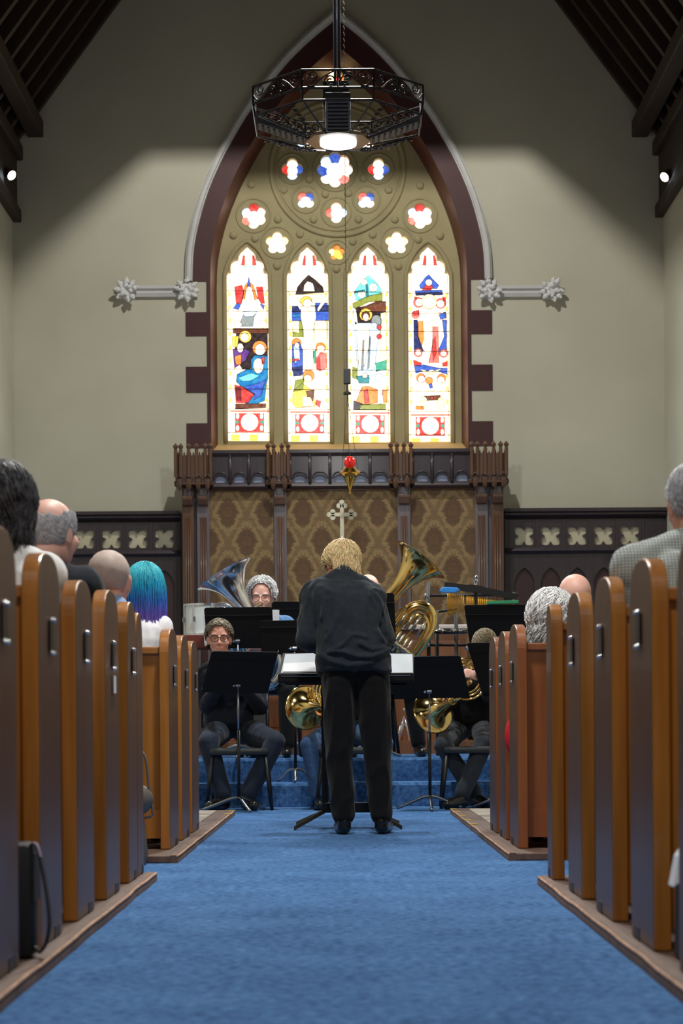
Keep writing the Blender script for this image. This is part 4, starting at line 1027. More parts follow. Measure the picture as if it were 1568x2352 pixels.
def person(label, j, sk, top, leg, shoe, g=1.0, voxel=.009, amp=.006, eyes=False, collar=None, hands=True, seed=0, topname='shirt', short=0.06):
    for k in list(j):
        if isinstance(j[k], tuple): j[k] = Vector(j[k])
    mb = MB(); torso(mb, j, g * .92); head(mb, j); limbs(mb, j, g * .93, hands=hands, feet=True)
    me = remesh(mb, voxel, 5)
    R = head_frame(j); c = j['head']; k = j.get('hs', 1.0); Ri = R.transposed()
    for v in me.vertices:      # eye sockets, mouth line, philtrum
        p = Ri @ (v.co - c) / k
        if abs(p.x) < .09 and p.y > .03 and abs(p.z) < .12:
            for s in (-1, 1):
                dd = ((p.x - s * .031) / .017) ** 2 + ((p.z - .012) / .012) ** 2
                p.y -= .010 * math.exp(-dd)
            dd = (p.x / .024) ** 2 + ((p.z + .0655) / .0028) ** 2; p.y -= .005 * math.exp(-dd)
            v.co = c + R @ (p * k)
    base = j['base']
    for v in me.vertices: v.co -= base
    me.update()
    body = place('person', me, sk, None, True, base); tag(body, label, 'person')
    def part(name, mb, m_, vx, sm, am):
        q = remesh(mb, vx, sm)
        if am: folds(q, am, seed=seed)
        return place(name, q, m_, body, True)
    mb = MB(); torso(mb, j, g, -.05, .985, .016, .1); limbs(mb, j, g, .014, legs=False, short=short)
    part(topname, mb, top, max(voxel, .0085), 4, amp)
    mb = MB(); torso(mb, j, g, -.2, .22, .009); limbs(mb, j, g, .012, arms=False, short=.1)
    part('trousers', mb, leg, .011, 4, amp * .8)
    for s in ('l', 'r'):
        mb = MB(); an = j['an_' + s]; t = j['toe_' + s]; hl = an - (t - an) * .12; hl.z = t.z + .008
        mb.cap(hl, t, .042, .04); mb.cap(hl + Vector((0, 0, .03)), t + Vector((0, 0, .012)), .042, .028); mb.cap(an + Vector((0, 0, -.01)), hl + Vector((0, 0, .03)), .045, .042)
        part('shoe', mb, shoe, .008, 3, 0)
    if collar:
        nk = j['neck']; up = ((nk - j['pelvis']).normalized() + (j['head'] - nk).normalized()).normalized(); mb = MB(); f = j['face']; f = Vector((f.x, f.y, 0)).normalized(); r = f.cross(Vector((0, 0, 1)))
        lo = []; hi = []; n = 26
        for q in range(n):
            a = 2 * math.pi * q / n; d = r * math.cos(a) + f * math.sin(a)
            drop = .035 * max(0, math.sin(a)); 
            lo.append(nk + d * .098 + up * (-.012 - drop)); hi.append(nk + d * .074 + up * (.036 - drop * 1.2))
        mb.strip(lo, hi, True); mb.strip(hi, [p - (p - nk).normalized() * .012 for p in hi], True); mb.strip(lo, [p + (p - nk).normalized() * .004 - up * .012 for p in lo], True)
        mb.build('collar', collar, body, smooth=True)
    if eyes:
        WH = mat('eye_white', (226, 220, 214), rough=.25); IR = mat('grey_iris', (70, 72, 74), rough=.2)
        for s in (-1, 1):
            e = MB().ell(c + R @ Vector((s * .031 * k, .0745 * k, .0105 * k)), (.0125 * k, .0105 * k, .0052 * k), R, 14, 10).build('eye', WH, body, smooth=True)
            MB().ell(c + R @ Vector((s * .031 * k, .0815 * k, .0105 * k)), (.0046 * k, .0042 * k, .0044 * k), R, 10, 7).build('iris', IR, e, smooth=True)
            MB().tube([c + R @ (Vector((s * .031 + x, y, z_)) * k) for x, y, z_ in ((-.014, .076, .011), (-.007, .0845, .0155), (.0, .0865, .0165), (.007, .084, .0155), (.014, .075, .011))], [.002, .0036, .004, .0036, .002], n=6).build('eyelid', sk, body, smooth=True)
    return body
def hair(body, j, m_, mask, flow, L, n, seed, r=.0035, lift=.012, cap_lift=.006, wave=.004, droop=0.0, seg=6, name='hair', ell=(.077, .098, .086), drop_z=-.06):
    """cap + locks on the skull; mask(n)->bool on unit direction in head frame, flow(n)->direction"""
    rr = random.Random(seed); R = head_frame(j); c = j['head']; k = j.get('hs', 1.0); ce = Vector((0, -.016, .035)); mb = MB()
    er = Vector(ell)
    def surf(nv, h): return ce + Vector((nv.x * (er.x + h), nv.y * (er.y + h), nv.z * (er.z + h)))
    W = lambda p: c + R @ (p * k)
    # cap
    N, Mm = 40, 26; idx = {}; vs = []; fs = []
    for i in range(Mm + 1):
        th = math.pi * (i + .01) / (Mm + .02)
        for q in range(N):
            a = 2 * math.pi * q / N; nv = Vector((math.sin(th) * math.cos(a), math.sin(th) * math.sin(a), math.cos(th)))
            p = surf(nv, cap_lift + min(.003, cap_lift * .4) * noise.noise(nv * 7)); 
            if nv.z < -.15: p.z = ce.z + nv.z * er.z * 1.05
            idx[i, q] = len(vs); vs.append(W(p))
    for i in range(Mm):
        for q in range(N):
            th = math.pi * (i + .5) / Mm; a = 2 * math.pi * (q + .5) / N
            if mask(Vector((math.sin(th) * math.cos(a), math.sin(th) * math.sin(a), math.cos(th)))):
                fs.append((idx[i, q], idx[i + 1, q], idx[i + 1, (q + 1) % N], idx[i, (q + 1) % N]))
    mb.add(vs, fs)
    r *= .55; n = int(n * 2.3); cnt = 0; tries = 0
    while cnt < n and tries < n * 20:
        tries += 1
        nv = Vector((rr.gauss(0, 1), rr.gauss(0, 1), rr.gauss(0, 1))).normalized()
        if not mask(nv): continue
        cnt += 1
        h0 = rr.uniform(.3, 1) * lift; ln = L * rr.uniform(.65, 1.15); st = ln / seg; pts = []; cur = nv.copy(); free = None; ph = rr.uniform(0, 6.28)
        for s in range(seg + 1):
            t = s / seg
            if free is None:
                p = surf(cur, cap_lift * .5 + h0 * (1 - .3 * t))
                f = Vector(flow(cur)); f = (f - cur * f.dot(cur))
                f = f.normalized() if f.length > 1e-5 else Vector((0, 0, -1))
                sd = cur.cross(f); p = p + sd * (wave * math.sin(ph + t * 5)); pts.append(W(p))
                nx = p + f * st + Vector((0, 0, -droop * st))
                v = nx - ce; cur = Vector((v.x / er.x, v.y / er.y, v.z / er.z)).normalized()
                if nx.z < ce.z + drop_z and droop > 0: free = nx; fv = (f * .3 + Vector((v.x * .6, v.y * .6, -1))).normalized()
            else:
                pts.append(W(free + Vector((wave * math.sin(ph + t * 6), wave * math.cos(ph + t * 5), 0)))); free = free + fv * st; fv = (fv + Vector((-fv.x * .35, -fv.y * .35, -.5))).normalized()
        mb.tube(pts, [r * k * (1 - .8 * (s / seg) ** 1.3) for s in range(seg + 1)], n=3, cap=False)
    return mb.build(name, m_, body, smooth=True, fixn=False)
def hair_mat(name, a, b, scale=60):
    return mat(name, a, b, scale=scale, rough=.45, detail=3, sharp=.35)
def glasses(body, j, m_, w_=.024, h_=.019, thick=.0022, z=.006):
    R = head_frame(j); c = j['head']; k = j.get('hs', 1.0); W = lambda p: c + R @ (Vector(p) * k)
    root = empty('glasses', tuple(c)); mb = MB()
    for s in (-1, 1):
        pts = []
        for q in range(20):
            a = 2 * math.pi * q / 20; ct, st = math.cos(a), math.sin(a)
            pts.append(W((s * .034 + w_ * math.copysign(abs(ct) ** .7, ct), .103 - .012 * abs(.3 * ct) , z + h_ * math.copysign(abs(st) ** .75, st))))
        mb.tube(pts, thick, n=6, close=True)
        mb.tube([W((s * (.034 + w_), .1, z + .008)), W((s * .08, .075, z + .01)), W((s * .086, .0, z + .008))], thick, n=6)
    mb.tube([W((-.011, .104, z + .004)), W((0, .108, z + .007)), W((.011, .104, z + .004))], thick, n=6)
    bpy.data.objects.remove(root)
    return mb.build('glasses', m_, body, smooth=True)
def seated(pel, face, lean=.05, neck_h=.5, sh_w=.19, knee_dy=.42, shin=.44, g=1.0, knees=None, ankles=None, head_off=(0, .03, .145), el=None, wr=None, hip_w=.095, face_dir=None, side=0.0):
    """joints for a sitter; face = +1 looks along +y, -1 towards the camera"""
    p = Vector(pel); f = face; j = dict(pelvis=p, base=Vector((p.x, p.y, p.z - .5)))
    j['neck'] = p + Vector((side, f * lean, neck_h)); rt = Vector((f, 0, 0))
    j['sh_r'] = j['neck'] + rt * sh_w + Vector((0, 0, -.06)); j['sh_l'] = j['neck'] - rt * sh_w + Vector((0, 0, -.06))
    j['hip_r'] = p + rt * hip_w + Vector((0, f * .02, -.02)); j['hip_l'] = p - rt * hip_w + Vector((0, f * .02, -.02))
    kz = p.z + .0
    j['kn_r'], j['kn_l'] = (map(Vector, knees)) if knees else (p + rt * .13 + Vector((0, f * knee_dy, .01)), p - rt * .13 + Vector((0, f * knee_dy, .01)))
    if ankles: j['an_r'], j['an_l'] = map(Vector, ankles)
    else: j['an_r'], j['an_l'] = j['kn_r'] + Vector((0, f * .02, -shin)), j['kn_l'] + Vector((0, f * .02, -shin))
    for s in 'rl': j['toe_' + s] = j['an_' + s] + Vector((0, f * .16, -.055))
    j['el_r'], j['el_l'] = (map(Vector, el)) if el else (j['sh_r'] + rt * .05 + Vector((0, f * .04, -.27)), j['sh_l'] - rt * .05 + Vector((0, f * .04, -.27)))
    j['wr_r'], j['wr_l'] = (map(Vector, wr)) if wr else (j['el_r'] + Vector((-f * .06, f * .22, -.05)), j['el_l'] + Vector((f * .06, f * .22, -.05)))
    j['head'] = j['neck'] + Vector((head_off[0], f * head_off[1], head_off[2])); j['face'] = Vector(face_dir or (0, f, 0))
    return j
NAVY = cloth('navy_black_wool', (22, 27, 38)); BLK = cloth('black_knit', (32, 38, 44), k=1.25); BLKT = cloth('black_trousers', (10, 11, 13)); SHOE = mat('black_leather', (14, 14, 15), rough=.3, coat=.3)
SKA = skin('ruddy_skin', (208, 148, 126)); SKB = skin('pale_skin', (222, 170, 152)); SKC = skin('pink_skin', (226, 176, 160))
# --- conductor, standing with his back to the camera
DCo = 11.2
def Q(x, y, d=DCo): return P(x, y, d)
j = dict(pelvis=Q(815, 1545, 11.2), neck=Q(785, 1330, 11.26), sh_l=Q(724, 1372, 11.24), sh_r=Q(854, 1374, 11.24), el_l=Q(703, 1470, 11.2), el_r=Q(882, 1465, 11.2),
         wr_l=Q(745, 1484, 11.42), wr_r=Q(850, 1484, 11.42), hip_l=Q(780, 1560, 11.2), hip_r=Q(853, 1560, 11.2), kn_l=Q(779, 1740, 11.22), kn_r=Q(866, 1740, 11.22),
         an_l=Q(789, 1886, 11.2), an_r=Q(877, 1886, 11.2), head=Q(782, 1302, 11.37), face=Vector((-.42, .8, -.5)), hup=Vector((0, .45, .9)), base=Vector((Q(820, 1917).x, 11.2, 0)), dep=1.0, hs=1.0)
j['toe_l'] = Vector((j['an_l'].x - .02, 11.36, .034)); j['toe_r'] = Vector((j['an_r'].x + .03, 11.36, .034))
j['an_l'].z = j['an_r'].z = .09; j['bow'] = Vector((.0, -.03, 0))
con = person('conductor in black shirt and trousers standing with his back to the camera', j, SKA, BLK, BLKT, SHOE, g=1.06, amp=.018, collar=BLK, seed=3)
BLOND = hair_mat('blond_hair', (255, 238, 192), (216, 178, 116))
hair(con, j, BLOND, lambda n: n.z > -.42 - .35 * (n.y < .1) and not (n.y > .45 and n.z < .35) and not (abs(n.x) > .66 and n.z < -.05 and n.y > -.45), lambda n: (n.x * .9 + .25, -.6 * (n.y > -.5), -.75), .10, 1500, 5, lift=.03, cap_lift=.016, wave=.006, r=.0042, droop=.15)
def creases(me, lines, off):
    """raised folds: photo polylines on the side facing the camera"""
    segs = []
    for pl, amp, sg in lines:
        w3 = [P(x, y, DCo) for x, y in pl]
        segs += [(a.x, a.z, b.x, b.z, amp, sg) for a, b in zip(w3[:-1], w3[1:])]
    n = len(me.vertices); co = [0.0] * (3 * n); no = [0.0] * (3 * n); me.vertices.foreach_get('co', co); me.vertices.foreach_get('normal', no)
    for i in range(0, 3 * n, 3):
        if no[i + 1] > .35: continue
        x, z_ = co[i] + off.x, co[i + 2] + off.z; best = 0.0
        for ax, az, bx, bz, amp, sg in segs:
            dx, dz = bx - ax, bz - az; t = ((x - ax) * dx + (z_ - az) * dz) / (dx * dx + dz * dz); t = min(1, max(0, t))
            d2 = (x - ax - t * dx) ** 2 + (z_ - az - t * dz) ** 2
            if d2 < 9 * sg * sg: best = max(best, amp * math.exp(-d2 / (2 * sg * sg)))
        if best: co[i] += no[i] * best; co[i + 1] += no[i + 1] * best; co[i + 2] += no[i + 2] * best
    me.vertices.foreach_set('co', co); me.update()
shirt = [o for o in bpy.data.objects if o.parent == con and o.name.startswith('shirt')][0]
creases(shirt.data, [([(738, 1366), (746, 1392), (742, 1420)], .016, .009), ([(752, 1378), (744, 1410), (752, 1450)], .012, .008), ([(858, 1366), (870, 1384), (880, 1420), (884, 1452)], .016, .009), ([(850, 1372), (866, 1400), (872, 1430)], .010, .008),
                     ([(806, 1462), (786, 1484), (756, 1500)], .017, .009), ([(764, 1498), (790, 1499), (820, 1510), (850, 1510), (874, 1502), (893, 1490)], .020, .010), ([(826, 1480), (852, 1494), (880, 1490)], .014, .009), ([(800, 1460), (822, 1461), (840, 1466)], .010, .008),
                     ([(862, 1452), (876, 1470), (892, 1486)], .014, .009), ([(736, 1504), (760, 1520), (800, 1530), (850, 1524)], .012, .012), ([(772, 1420), (762, 1450), (750, 1470)], .009, .010), ([(744, 1552), (790, 1545), (850, 1550), (890, 1540)], .010, .010), ([(728, 1330), (712, 1352), (706, 1390)], .008, .008)], Vector((0, 0, 0)))
glasses(con, j, mat('clear_rim', (190, 196, 205), rough=.2, metal=.6))
# --- left seated player (dark suit, dark-rimmed glasses)
dA = 14.95
j = seated(P(535, 1672, 15.0), -1, lean=.04, knees=(P(478, 1706, 14.55), P(632, 1704, 14.55)), ankles=(P(513, 1822, 14.5), P(566, 1818, 14.5)), el=(P(474, 1622, 14.9), P(598, 1622, 14.9)), wr=(P(500, 1575, 14.66), P(556, 1575, 14.66)), hip_w=.1)
j['neck'] = P(512, 1529, 14.92); j['sh_r'] = P(462, 1555, 14.93); j['sh_l'] = P(572, 1555, 14.93); j['head'] = P(503, 1468, 14.84); j['face'] = Vector((.08, -1, -.06)); j['hs'] = 1.06
j['base'] = Vector((P(540, 1860, 14.8).x, 14.8, 0))
for s, t in (('r', (-.09, -.12)), ('l', (.06, -.17))):
    j['an_' + s].z = .095; j['toe_' + s] = Vector((j['an_' + s].x + t[0], j['an_' + s].y + t[1], .036))
pa = person('seated player in dark suit and dark-rimmed glasses, left of the conductor', j, SKA, NAVY, cloth('blue_black_trousers', (30, 38, 52)), SHOE, g=1.08, voxel=.007, amp=.007, eyes=True, collar=mat('grey_blue_shirt', (70, 78, 96), rough=.8), seed=9)
GREYB = hair_mat('grey_brown_hair', (178, 164, 140), (112, 100, 82))
top_hair = lambda n: n.z > .25 - .55 * (n.y < .55) - .25 * (n.y < -.1) and not (n.y > .72 and n.z < .62) and not (abs(n.x) > .75 and n.z < .0 and n.y > .1)
hair(pa, j, GREYB, top_hair, lambda n: (n.x + .5, -.6 - n.y, .25 - .6 * (n.z < .3)), .085, 900, 6, lift=.024, cap_lift=.01, wave=.004, r=.0042)
glasses(pa, j, mat('dark_frame', (28, 26, 28), rough=.3), .026, .021, .003)
def brows(body, j, m_):
    R = head_frame(j); c = j['head']; k = j.get('hs', 1.0)
    for s in (-1, 1):
        MB().tube([c + R @ (Vector((s * x, y, z_)) * k) for x, y, z_ in ((.014, .092, .03), (.032, .091, .036), (.05, .082, .03))], [.003, .0042, .002], n=6).build('eyebrow', m_, body, smooth=True)
brows(pa, j, GREYB)
# --- silver tuba player, behind
dT = 16.0
j = seated(P(625, 1560, 16.15), -1, lean=.1, neck_h=.5)
j['neck'] = P(610, 1428, 16.05); j['head'] = P(601, 1371, 15.93); j['face'] = Vector((-.06, -1, -.2)); j['sh_r'] = P(556, 1442, 16.05); j['sh_l'] = P(655, 1436, 16.05); j['hs'] = 1.1
j['el_l'] = P(668, 1490, 15.95); j['wr_l'] = P(604, 1491, 15.72); j['el_r'] = P(545, 1500, 15.95); j['wr_r'] = P(570, 1470, 15.75)
j['hd_l'] = Vector((-1, -.1, .02)); j['pn_l'] = Vector((0, -.3, -1))
sx = j['pelvis'].z - .48 - .36
j['base'] = Vector((j['pelvis'].x, 16, .36))
for s in 'rl':
    j['an_' + s].z = .36 + .09; j['toe_' + s].z = .36 + .035; j['kn_' + s].z = .36 + .52
DENIM = cloth('denim_blue_shirt', (62, 92, 126), k=1.5)
pt = person('white-haired player with glasses behind the silver tuba', j, SKB, DENIM, BLKT, SHOE, g=1.0, voxel=.0075, amp=.006, eyes=False, seed=14, collar=DENIM)
WHITEH = hair_mat('white_hair', (252, 252, 250), (220, 220, 222))
hair(pt, j, WHITEH, lambda n: n.z > .3 - .6 * (n.y < .6) - .3 * (n.y < .1) and not (n.y > .62 and n.z < .72), lambda n: (n.x * 1.4 - .1, -.3 - n.y, .1 - .8 * (n.z < .4)), .07, 900, 8, lift=.035, cap_lift=.014, wave=.006, r=.004)
glasses(pt, j, mat('thin_dark_frame', (60, 54, 50), rough=.3), .026, .022, .0018)
brows(pt, j, WHITEH)
# --- gold tuba player, mostly behind the conductor
j = seated(P(845, 1552, 16.15), -1, lean=.1)
j['neck'] = P(842, 1414, 16.05); j['head'] = P(846, 1358, 15.95); j['face'] = Vector((.35, -1, -.25)); j['hs'] = 1.1; j['sh_r'] = P(790, 1430, 16.05); j['sh_l'] = P(892, 1430, 16.05)
j['el_l'] = P(915, 1500, 15.9); j['wr_l'] = P(905, 1480, 15.75)
j['base'] = Vector((j['pelvis'].x, 16, .36))
for s in 'rl':
    j['an_' + s].z = .36 + .09; j['toe_' + s].z = .36 + .035; j['kn_' + s].z = .36 + .52
j['an_l'].x = P(962, 1720, 15.7).x; j['kn_l'].x = P(945, 1650, 15.7).x; j['toe_l'] = j['an_l'] + Vector((.02, -.16, -.055))
pg = person('bald player with fringe of white hair behind the gold tuba', j, SKC, BLK, BLKT, SHOE, g=1.0, voxel=.009, seed=17)
hair(pg, j, WHITEH, lambda n: abs(n.z) < .32 and n.y < .35 and n.z > -.3, lambda n: (0, -.3, -1), .03, 350, 4, lift=.006, cap_lift=.003, r=.003)
glasses(pg, j, mat('thin_dark_frame', (60, 54, 50), rough=.3), .026, .02, .0018)
# --- middle horn player in jeans, hidden behind the conductor
j = seated(P(800, 1675, 15.02), -1, lean=.0, knees=(P(712, 1712, 14.56), P(880, 1708, 14.56)), ankles=(P(735, 1832, 14.5), P(860, 1832, 14.5)))
j['head'] = P(805, 1478, 14.95); j['neck'] = P(800, 1536, 15.0); j['sh_r'] = j['neck'] + Vector((-.18, 0, -.06)); j['sh_l'] = j['neck'] + Vector((.18, 0, -.06)); j['base'] = Vector((j['pelvis'].x, 14.8, 0))
for s in 'rl': j['an_' + s].z = .095; j['toe_' + s] = j['an_' + s] + Vector((0, -.16, -.058))
pm = person('horn player in blue jeans seated directly behind the conductor', j, SKB, BLK, cloth('blue_jeans', (44, 66, 96), k=1.4), SHOE, g=1.05, voxel=.011, seed=21)
hair(pm, j, GREYB, top_hair, lambda n: (n.x, -n.y, -.4), .05, 300, 3)
# --- right horn player
j = seated(P(1080, 1668, 15.0), -1, lean=.08, knees=(P(1017, 1712, 14.55), P(1112, 1706, 14.55)), ankles=(P(1092, 1826, 14.62), P(1060, 1824, 14.45)), wr=(P(1045, 1600, 14.75), P(1106, 1556, 14.46)), el=(P(1035, 1620, 14.95), P(1125, 1610, 14.9)))
j['neck'] = P(1108, 1540, 14.9); j['head'] = P(1112, 1488, 14.76); j['face'] = Vector((-.1, -.8, -.62)); j['hup'] = Vector((0, -.5, .85)); j['sh_r'] = P(1062, 1558, 14.92); j['sh_l'] = P(1158, 1558, 14.92); j['hs'] = 1.02
j['base'] = Vector((j['pelvis'].x, 14.8, 0)); j['hd_l'] = Vector((-.92, .05, .3)); j['pn_l'] = Vector((-.1, .95, -.1))
for s, t in (('r', (.08, -.12)), ('l', (-.11, -.12))): j['an_' + s].z = .095; j['toe_' + s] = Vector((j['an_' + s].x + t[0], j['an_' + s].y + t[1], .036))
pr_ = person('horn player with light brown hair, head bowed behind the right music stands', j, SKB, cloth('black_tee', (12, 13, 15)), cloth('charcoal_trousers', (44, 48, 54)), SHOE, g=.98, voxel=.008, seed=27, short=.55)
LBR = hair_mat('ash_blond_hair', (168, 152, 118), (96, 80, 60))
hair(pr_, j, LBR, lambda n: n.z > .05 - .35 * (n.y < .1) and not (n.y > .8 and n.z < .5), lambda n: (n.x * .6 - .6, .5, -.15), .06, 900, 9, lift=.014, cap_lift=.007, wave=.003, r=.0036)
# --- audience
def sitter(label, px, ytop, d, hs, sk, top, g=1.0, lean=.06, fx=0.0, collar=None, hup=None, pitch=0.0, hz=0.0, nx=None, kd=.36, sidex=0.0, seed=0, amp=.006, topname='shirt', neckdrop=.0, shw=.17):
    t = P(px, ytop, d); hd = Vector((t.x, d, t.z - .118 * hs))
    sg = 1 if t.x > 0 else -1; lim = .845 + shw + .085 * g      # keep arm and thigh clear of the pew end
    nk = hd + Vector((sidex, -.04, -.135 * hs - neckdrop)); nk.x = sg * max(abs(nk.x), lim * .97)
    if nx: nk.x = sg * nx; lim = nx
    pel = Vector((sg * max(abs(nk.x), lim + .02), d - .02 - lean, .035 + .55))
    j = seated(pel, 1, lean=nk.y - pel.y, neck_h=nk.z - pel.z, sh_w=shw)
    j['neck'] = nk; j['sh_r'] = nk + Vector((shw, 0, -.065)); j['sh_l'] = nk + Vector((-shw, 0, -.065)); j['el_r'] = j['sh_r'] + Vector((0, .05, -.27)); j['el_l'] = j['sh_l'] + Vector((0, .05, -.27))
    j['wr_r'] = j['el_r'] + Vector((-.1, .2, -.05)); j['wr_l'] = j['el_l'] + Vector((.1, .2, -.05))
    j['head'] = hd; j['face'] = Vector((fx, 1, pitch)); j['hs'] = hs
    if hup: j['hup'] = Vector(hup)
    for s in 'rl':
        j['kn_' + s].z = .56; j['kn_' + s].y = pel.y + kd; j['an_' + s] = Vector((j['kn_' + s].x, pel.y + kd - .06, .13)); j['toe_' + s] = j['an_' + s] + Vector((0, .14, -.058))
    j['base'] = Vector((pel.x, pel.y, .035))
    return person(label, j, sk, top, BLKT, SHOE, g=g, voxel=.0095, seed=seed, collar=collar, amp=amp, topname=topname), j
GREYH = hair_mat('grey_hair', (236, 237, 240), (192, 192, 198))
DKH = hair_mat('dark_hair', (98, 98, 104), (26, 25, 28), scale=40)
full = lambda n: n.z > -.62 + .5 * (n.y > .3) and not (n.y > .6 and n.z < .4)
b, j = sitter('person with thick dark greying hair and white blouse at the left picture edge', 0, 1088, 6.25, 1.02, SKB, cloth('white_blouse', (226, 226, 228)), g=.92, seed=31, collar=cloth('white_blouse', (226, 226, 228)), sidex=-.03)
hair(b, j, DKH, full, lambda n: (n.x * .5 + .3, -.4, -1), .12, 1300, 12, lift=.035, cap_lift=.018, wave=.006, r=.0045, droop=.4)
fringe = lambda n: n.y < .5 and n.z < .36 + .14 * noise.noise(n * 5) + .1 * n.y + .1 * n.x * n.x and n.z > -.72 + .45 * (n.y > 0) and not (n.y < -.3 and n.z > .3 + .12 * noise.noise(n * 6))
b, j = sitter('balding grey-haired man in a dark jacket in the left pews', 120, 1149, 6.93, 1.0, SKC, cloth('dark_navy_jacket', (20, 26, 36)), g=1.1, seed=33, fx=.55, collar=cloth('dark_navy_jacket', (20, 26, 36)), sidex=-.02, amp=.009, topname='jacket', shw=.195)
hair(b, j, GREYH, fringe, lambda n: (n.x * .3 + .3, .6, -.8), .055, 1300, 13, lift=.012, cap_lift=.003, wave=.003, r=.0028)
b, j = sitter('bald man with stubbled head in a pale blue shirt in the left pews', 251, 1268, 7.62, 1.0, SKB, cloth('pale_blue_shirt', (142, 168, 206)), g=.88, seed=35, fx=.1, collar=cloth('pale_blue_shirt', (142, 168, 206)), nx=.99, kd=.2, shw=.115, neckdrop=-.085, lean=.02)
hair(b, j, mat('grey_stubble', (196, 174, 162), (172, 156, 150), scale=50, rough=.7), lambda n: n.y < .45 and n.z > -.62 and not (n.z > .8 and n.y > -.1), lambda n: (0, 0, -1), .006, 0, 14, lift=.002, cap_lift=.0042, r=.0015)
def ombre():
    m = mat('blue_to_purple_hair', (30, 140, 180)); nt = m.node_tree; tc = nt.nodes.new('ShaderNodeTexCoord'); sp = nt.nodes.new('ShaderNodeSeparateXYZ'); rp = nt.nodes.new('ShaderNodeValToRGB'); mr = nt.nodes.new('ShaderNodeMapRange')
    nz = nt.nodes.new('ShaderNodeTexNoise'); nz.inputs['Scale'].default_value = 60; ad = nt.nodes.new('ShaderNodeMath'); ad.operation = 'MULTIPLY_ADD'; ad.inputs[1].default_value = .09
    L = nt.links.new; L(tc.outputs['Object'], sp.inputs[0]); L(tc.outputs['Object'], nz.inputs['Vector']); L(nz.outputs['Fac'], ad.inputs[0]); L(sp.outputs[2], ad.inputs[2]); L(ad.outputs[0], mr.inputs[0])
    mr.inputs[1].default_value = 1.12; mr.inputs[2].default_value = 1.42; e = rp.color_ramp.elements
    e[0].position = 0; e[0].color = (*lin((150, 120, 200)), 1); e[1].position = 1; e[1].color = (*lin((70, 190, 205)), 1)
    for p_, c_ in ((.25, (112, 92, 196)), (.5, (44, 104, 186)), (.75, (24, 150, 190))): q = e.new(p_); q.color = (*lin(c_), 1)
    L(mr.outputs[0], rp.inputs['Fac']); L(rp.outputs['Color'], nt.nodes['Principled BSDF'].inputs['Base Color']); nt.nodes['Principled BSDF'].inputs['Roughness'].default_value = .4
    return m
b, j = sitter('person with long blue and purple hair and white blouse in the left front pews', 333, 1300, 9.75, .98, SKC, cloth('white_cotton_blouse', (224, 226, 236)), g=.9, seed=37, sidex=.02, topname='blouse', amp=.01, shw=.125)
hair(b, j, ombre(), lambda n: n.z > -.5 and not (n.y > .55 and n.z < .55), lambda n: (n.x * .5 + .05, -.25, -1), .30, 1300, 15, lift=.016, cap_lift=.01, wave=.004, r=.0042, droop=.5, seg=9, drop_z=-.02)
CHECK = mat('small_check_shirt', (186, 190, 186), rough=.85)
def check():
    nt = CHECK.node_tree; tc = nt.nodes.new('ShaderNodeTexCoord'); b_ = nt.nodes.new('ShaderNodeTexBrick'); mp = nt.nodes.new('ShaderNodeMapping'); mp.inputs['Scale'].default_value = (1, 1, 1); mp.inputs['Rotation'].default_value = (math.pi / 2, 0, 0)
    b_.offset = 0; b_.inputs['Scale'].default_value = 1; b_.inputs['Brick Width'].default_value = .0095; b_.inputs['Row Height'].default_value = .0095; b_.inputs['Mortar Size'].default_value = .0011; b_.inputs['Mortar Smooth'].default_value = .3
    b_.inputs['Color1'].default_value = (*lin((198, 204, 198)), 1); b_.inputs['Color2'].default_value = (*lin((190, 196, 192)), 1); b_.inputs['Mortar'].default_value = (*lin((96, 106, 112)), 1)
    nt.links.new(tc.outputs['Object'], mp.inputs[0]); nt.links.new(mp.outputs[0], b_.inputs[0]); nt.links.new(b_.outputs[0], nt.nodes['Principled BSDF'].inputs['Base Color'])
check()
b, j = sitter('grey-haired man in a finely checked shirt at the right picture edge', 1594, 1072, 6.1, 1.0, SKA, CHECK, g=1.05, seed=39, fx=-.12, collar=CHECK, shw=.2)
hair(b, j, GREYH, full, lambda n: (n.x * .3, -.3, -1), .05, 900, 16, lift=.012, cap_lift=.007, r=.0035)
b, j = sitter('bald man in a dark top in the right front pews', 1317, 1320, 10.2, 1.05, SKC, cloth('dark_grey_top', (40, 42, 48)), g=.95, seed=41, fx=-.25, shw=.15)
b, j = sitter('white curly-haired person in navy top with red collar in the right front pews', 1264, 1374, 9.58, .98, SKB, cloth('navy_jumper', (30, 40, 62)), g=.98, seed=43, fx=-.1, collar=cloth('red_collar', (190, 36, 50)), sidex=-.05, hz=0, topname='jumper', shw=.14)
hair(b, j, WHITEH, lambda n: n.z > -.75 and not (n.y > .5 and n.z < .5), lambda n: (n.x * .6 - .4, -.2, -.9), .10, 1000, 18, lift=.045, cap_lift=.02, wave=.014, r=.0055, droop=.3)

bpy.data.scenes.remove(WORK)
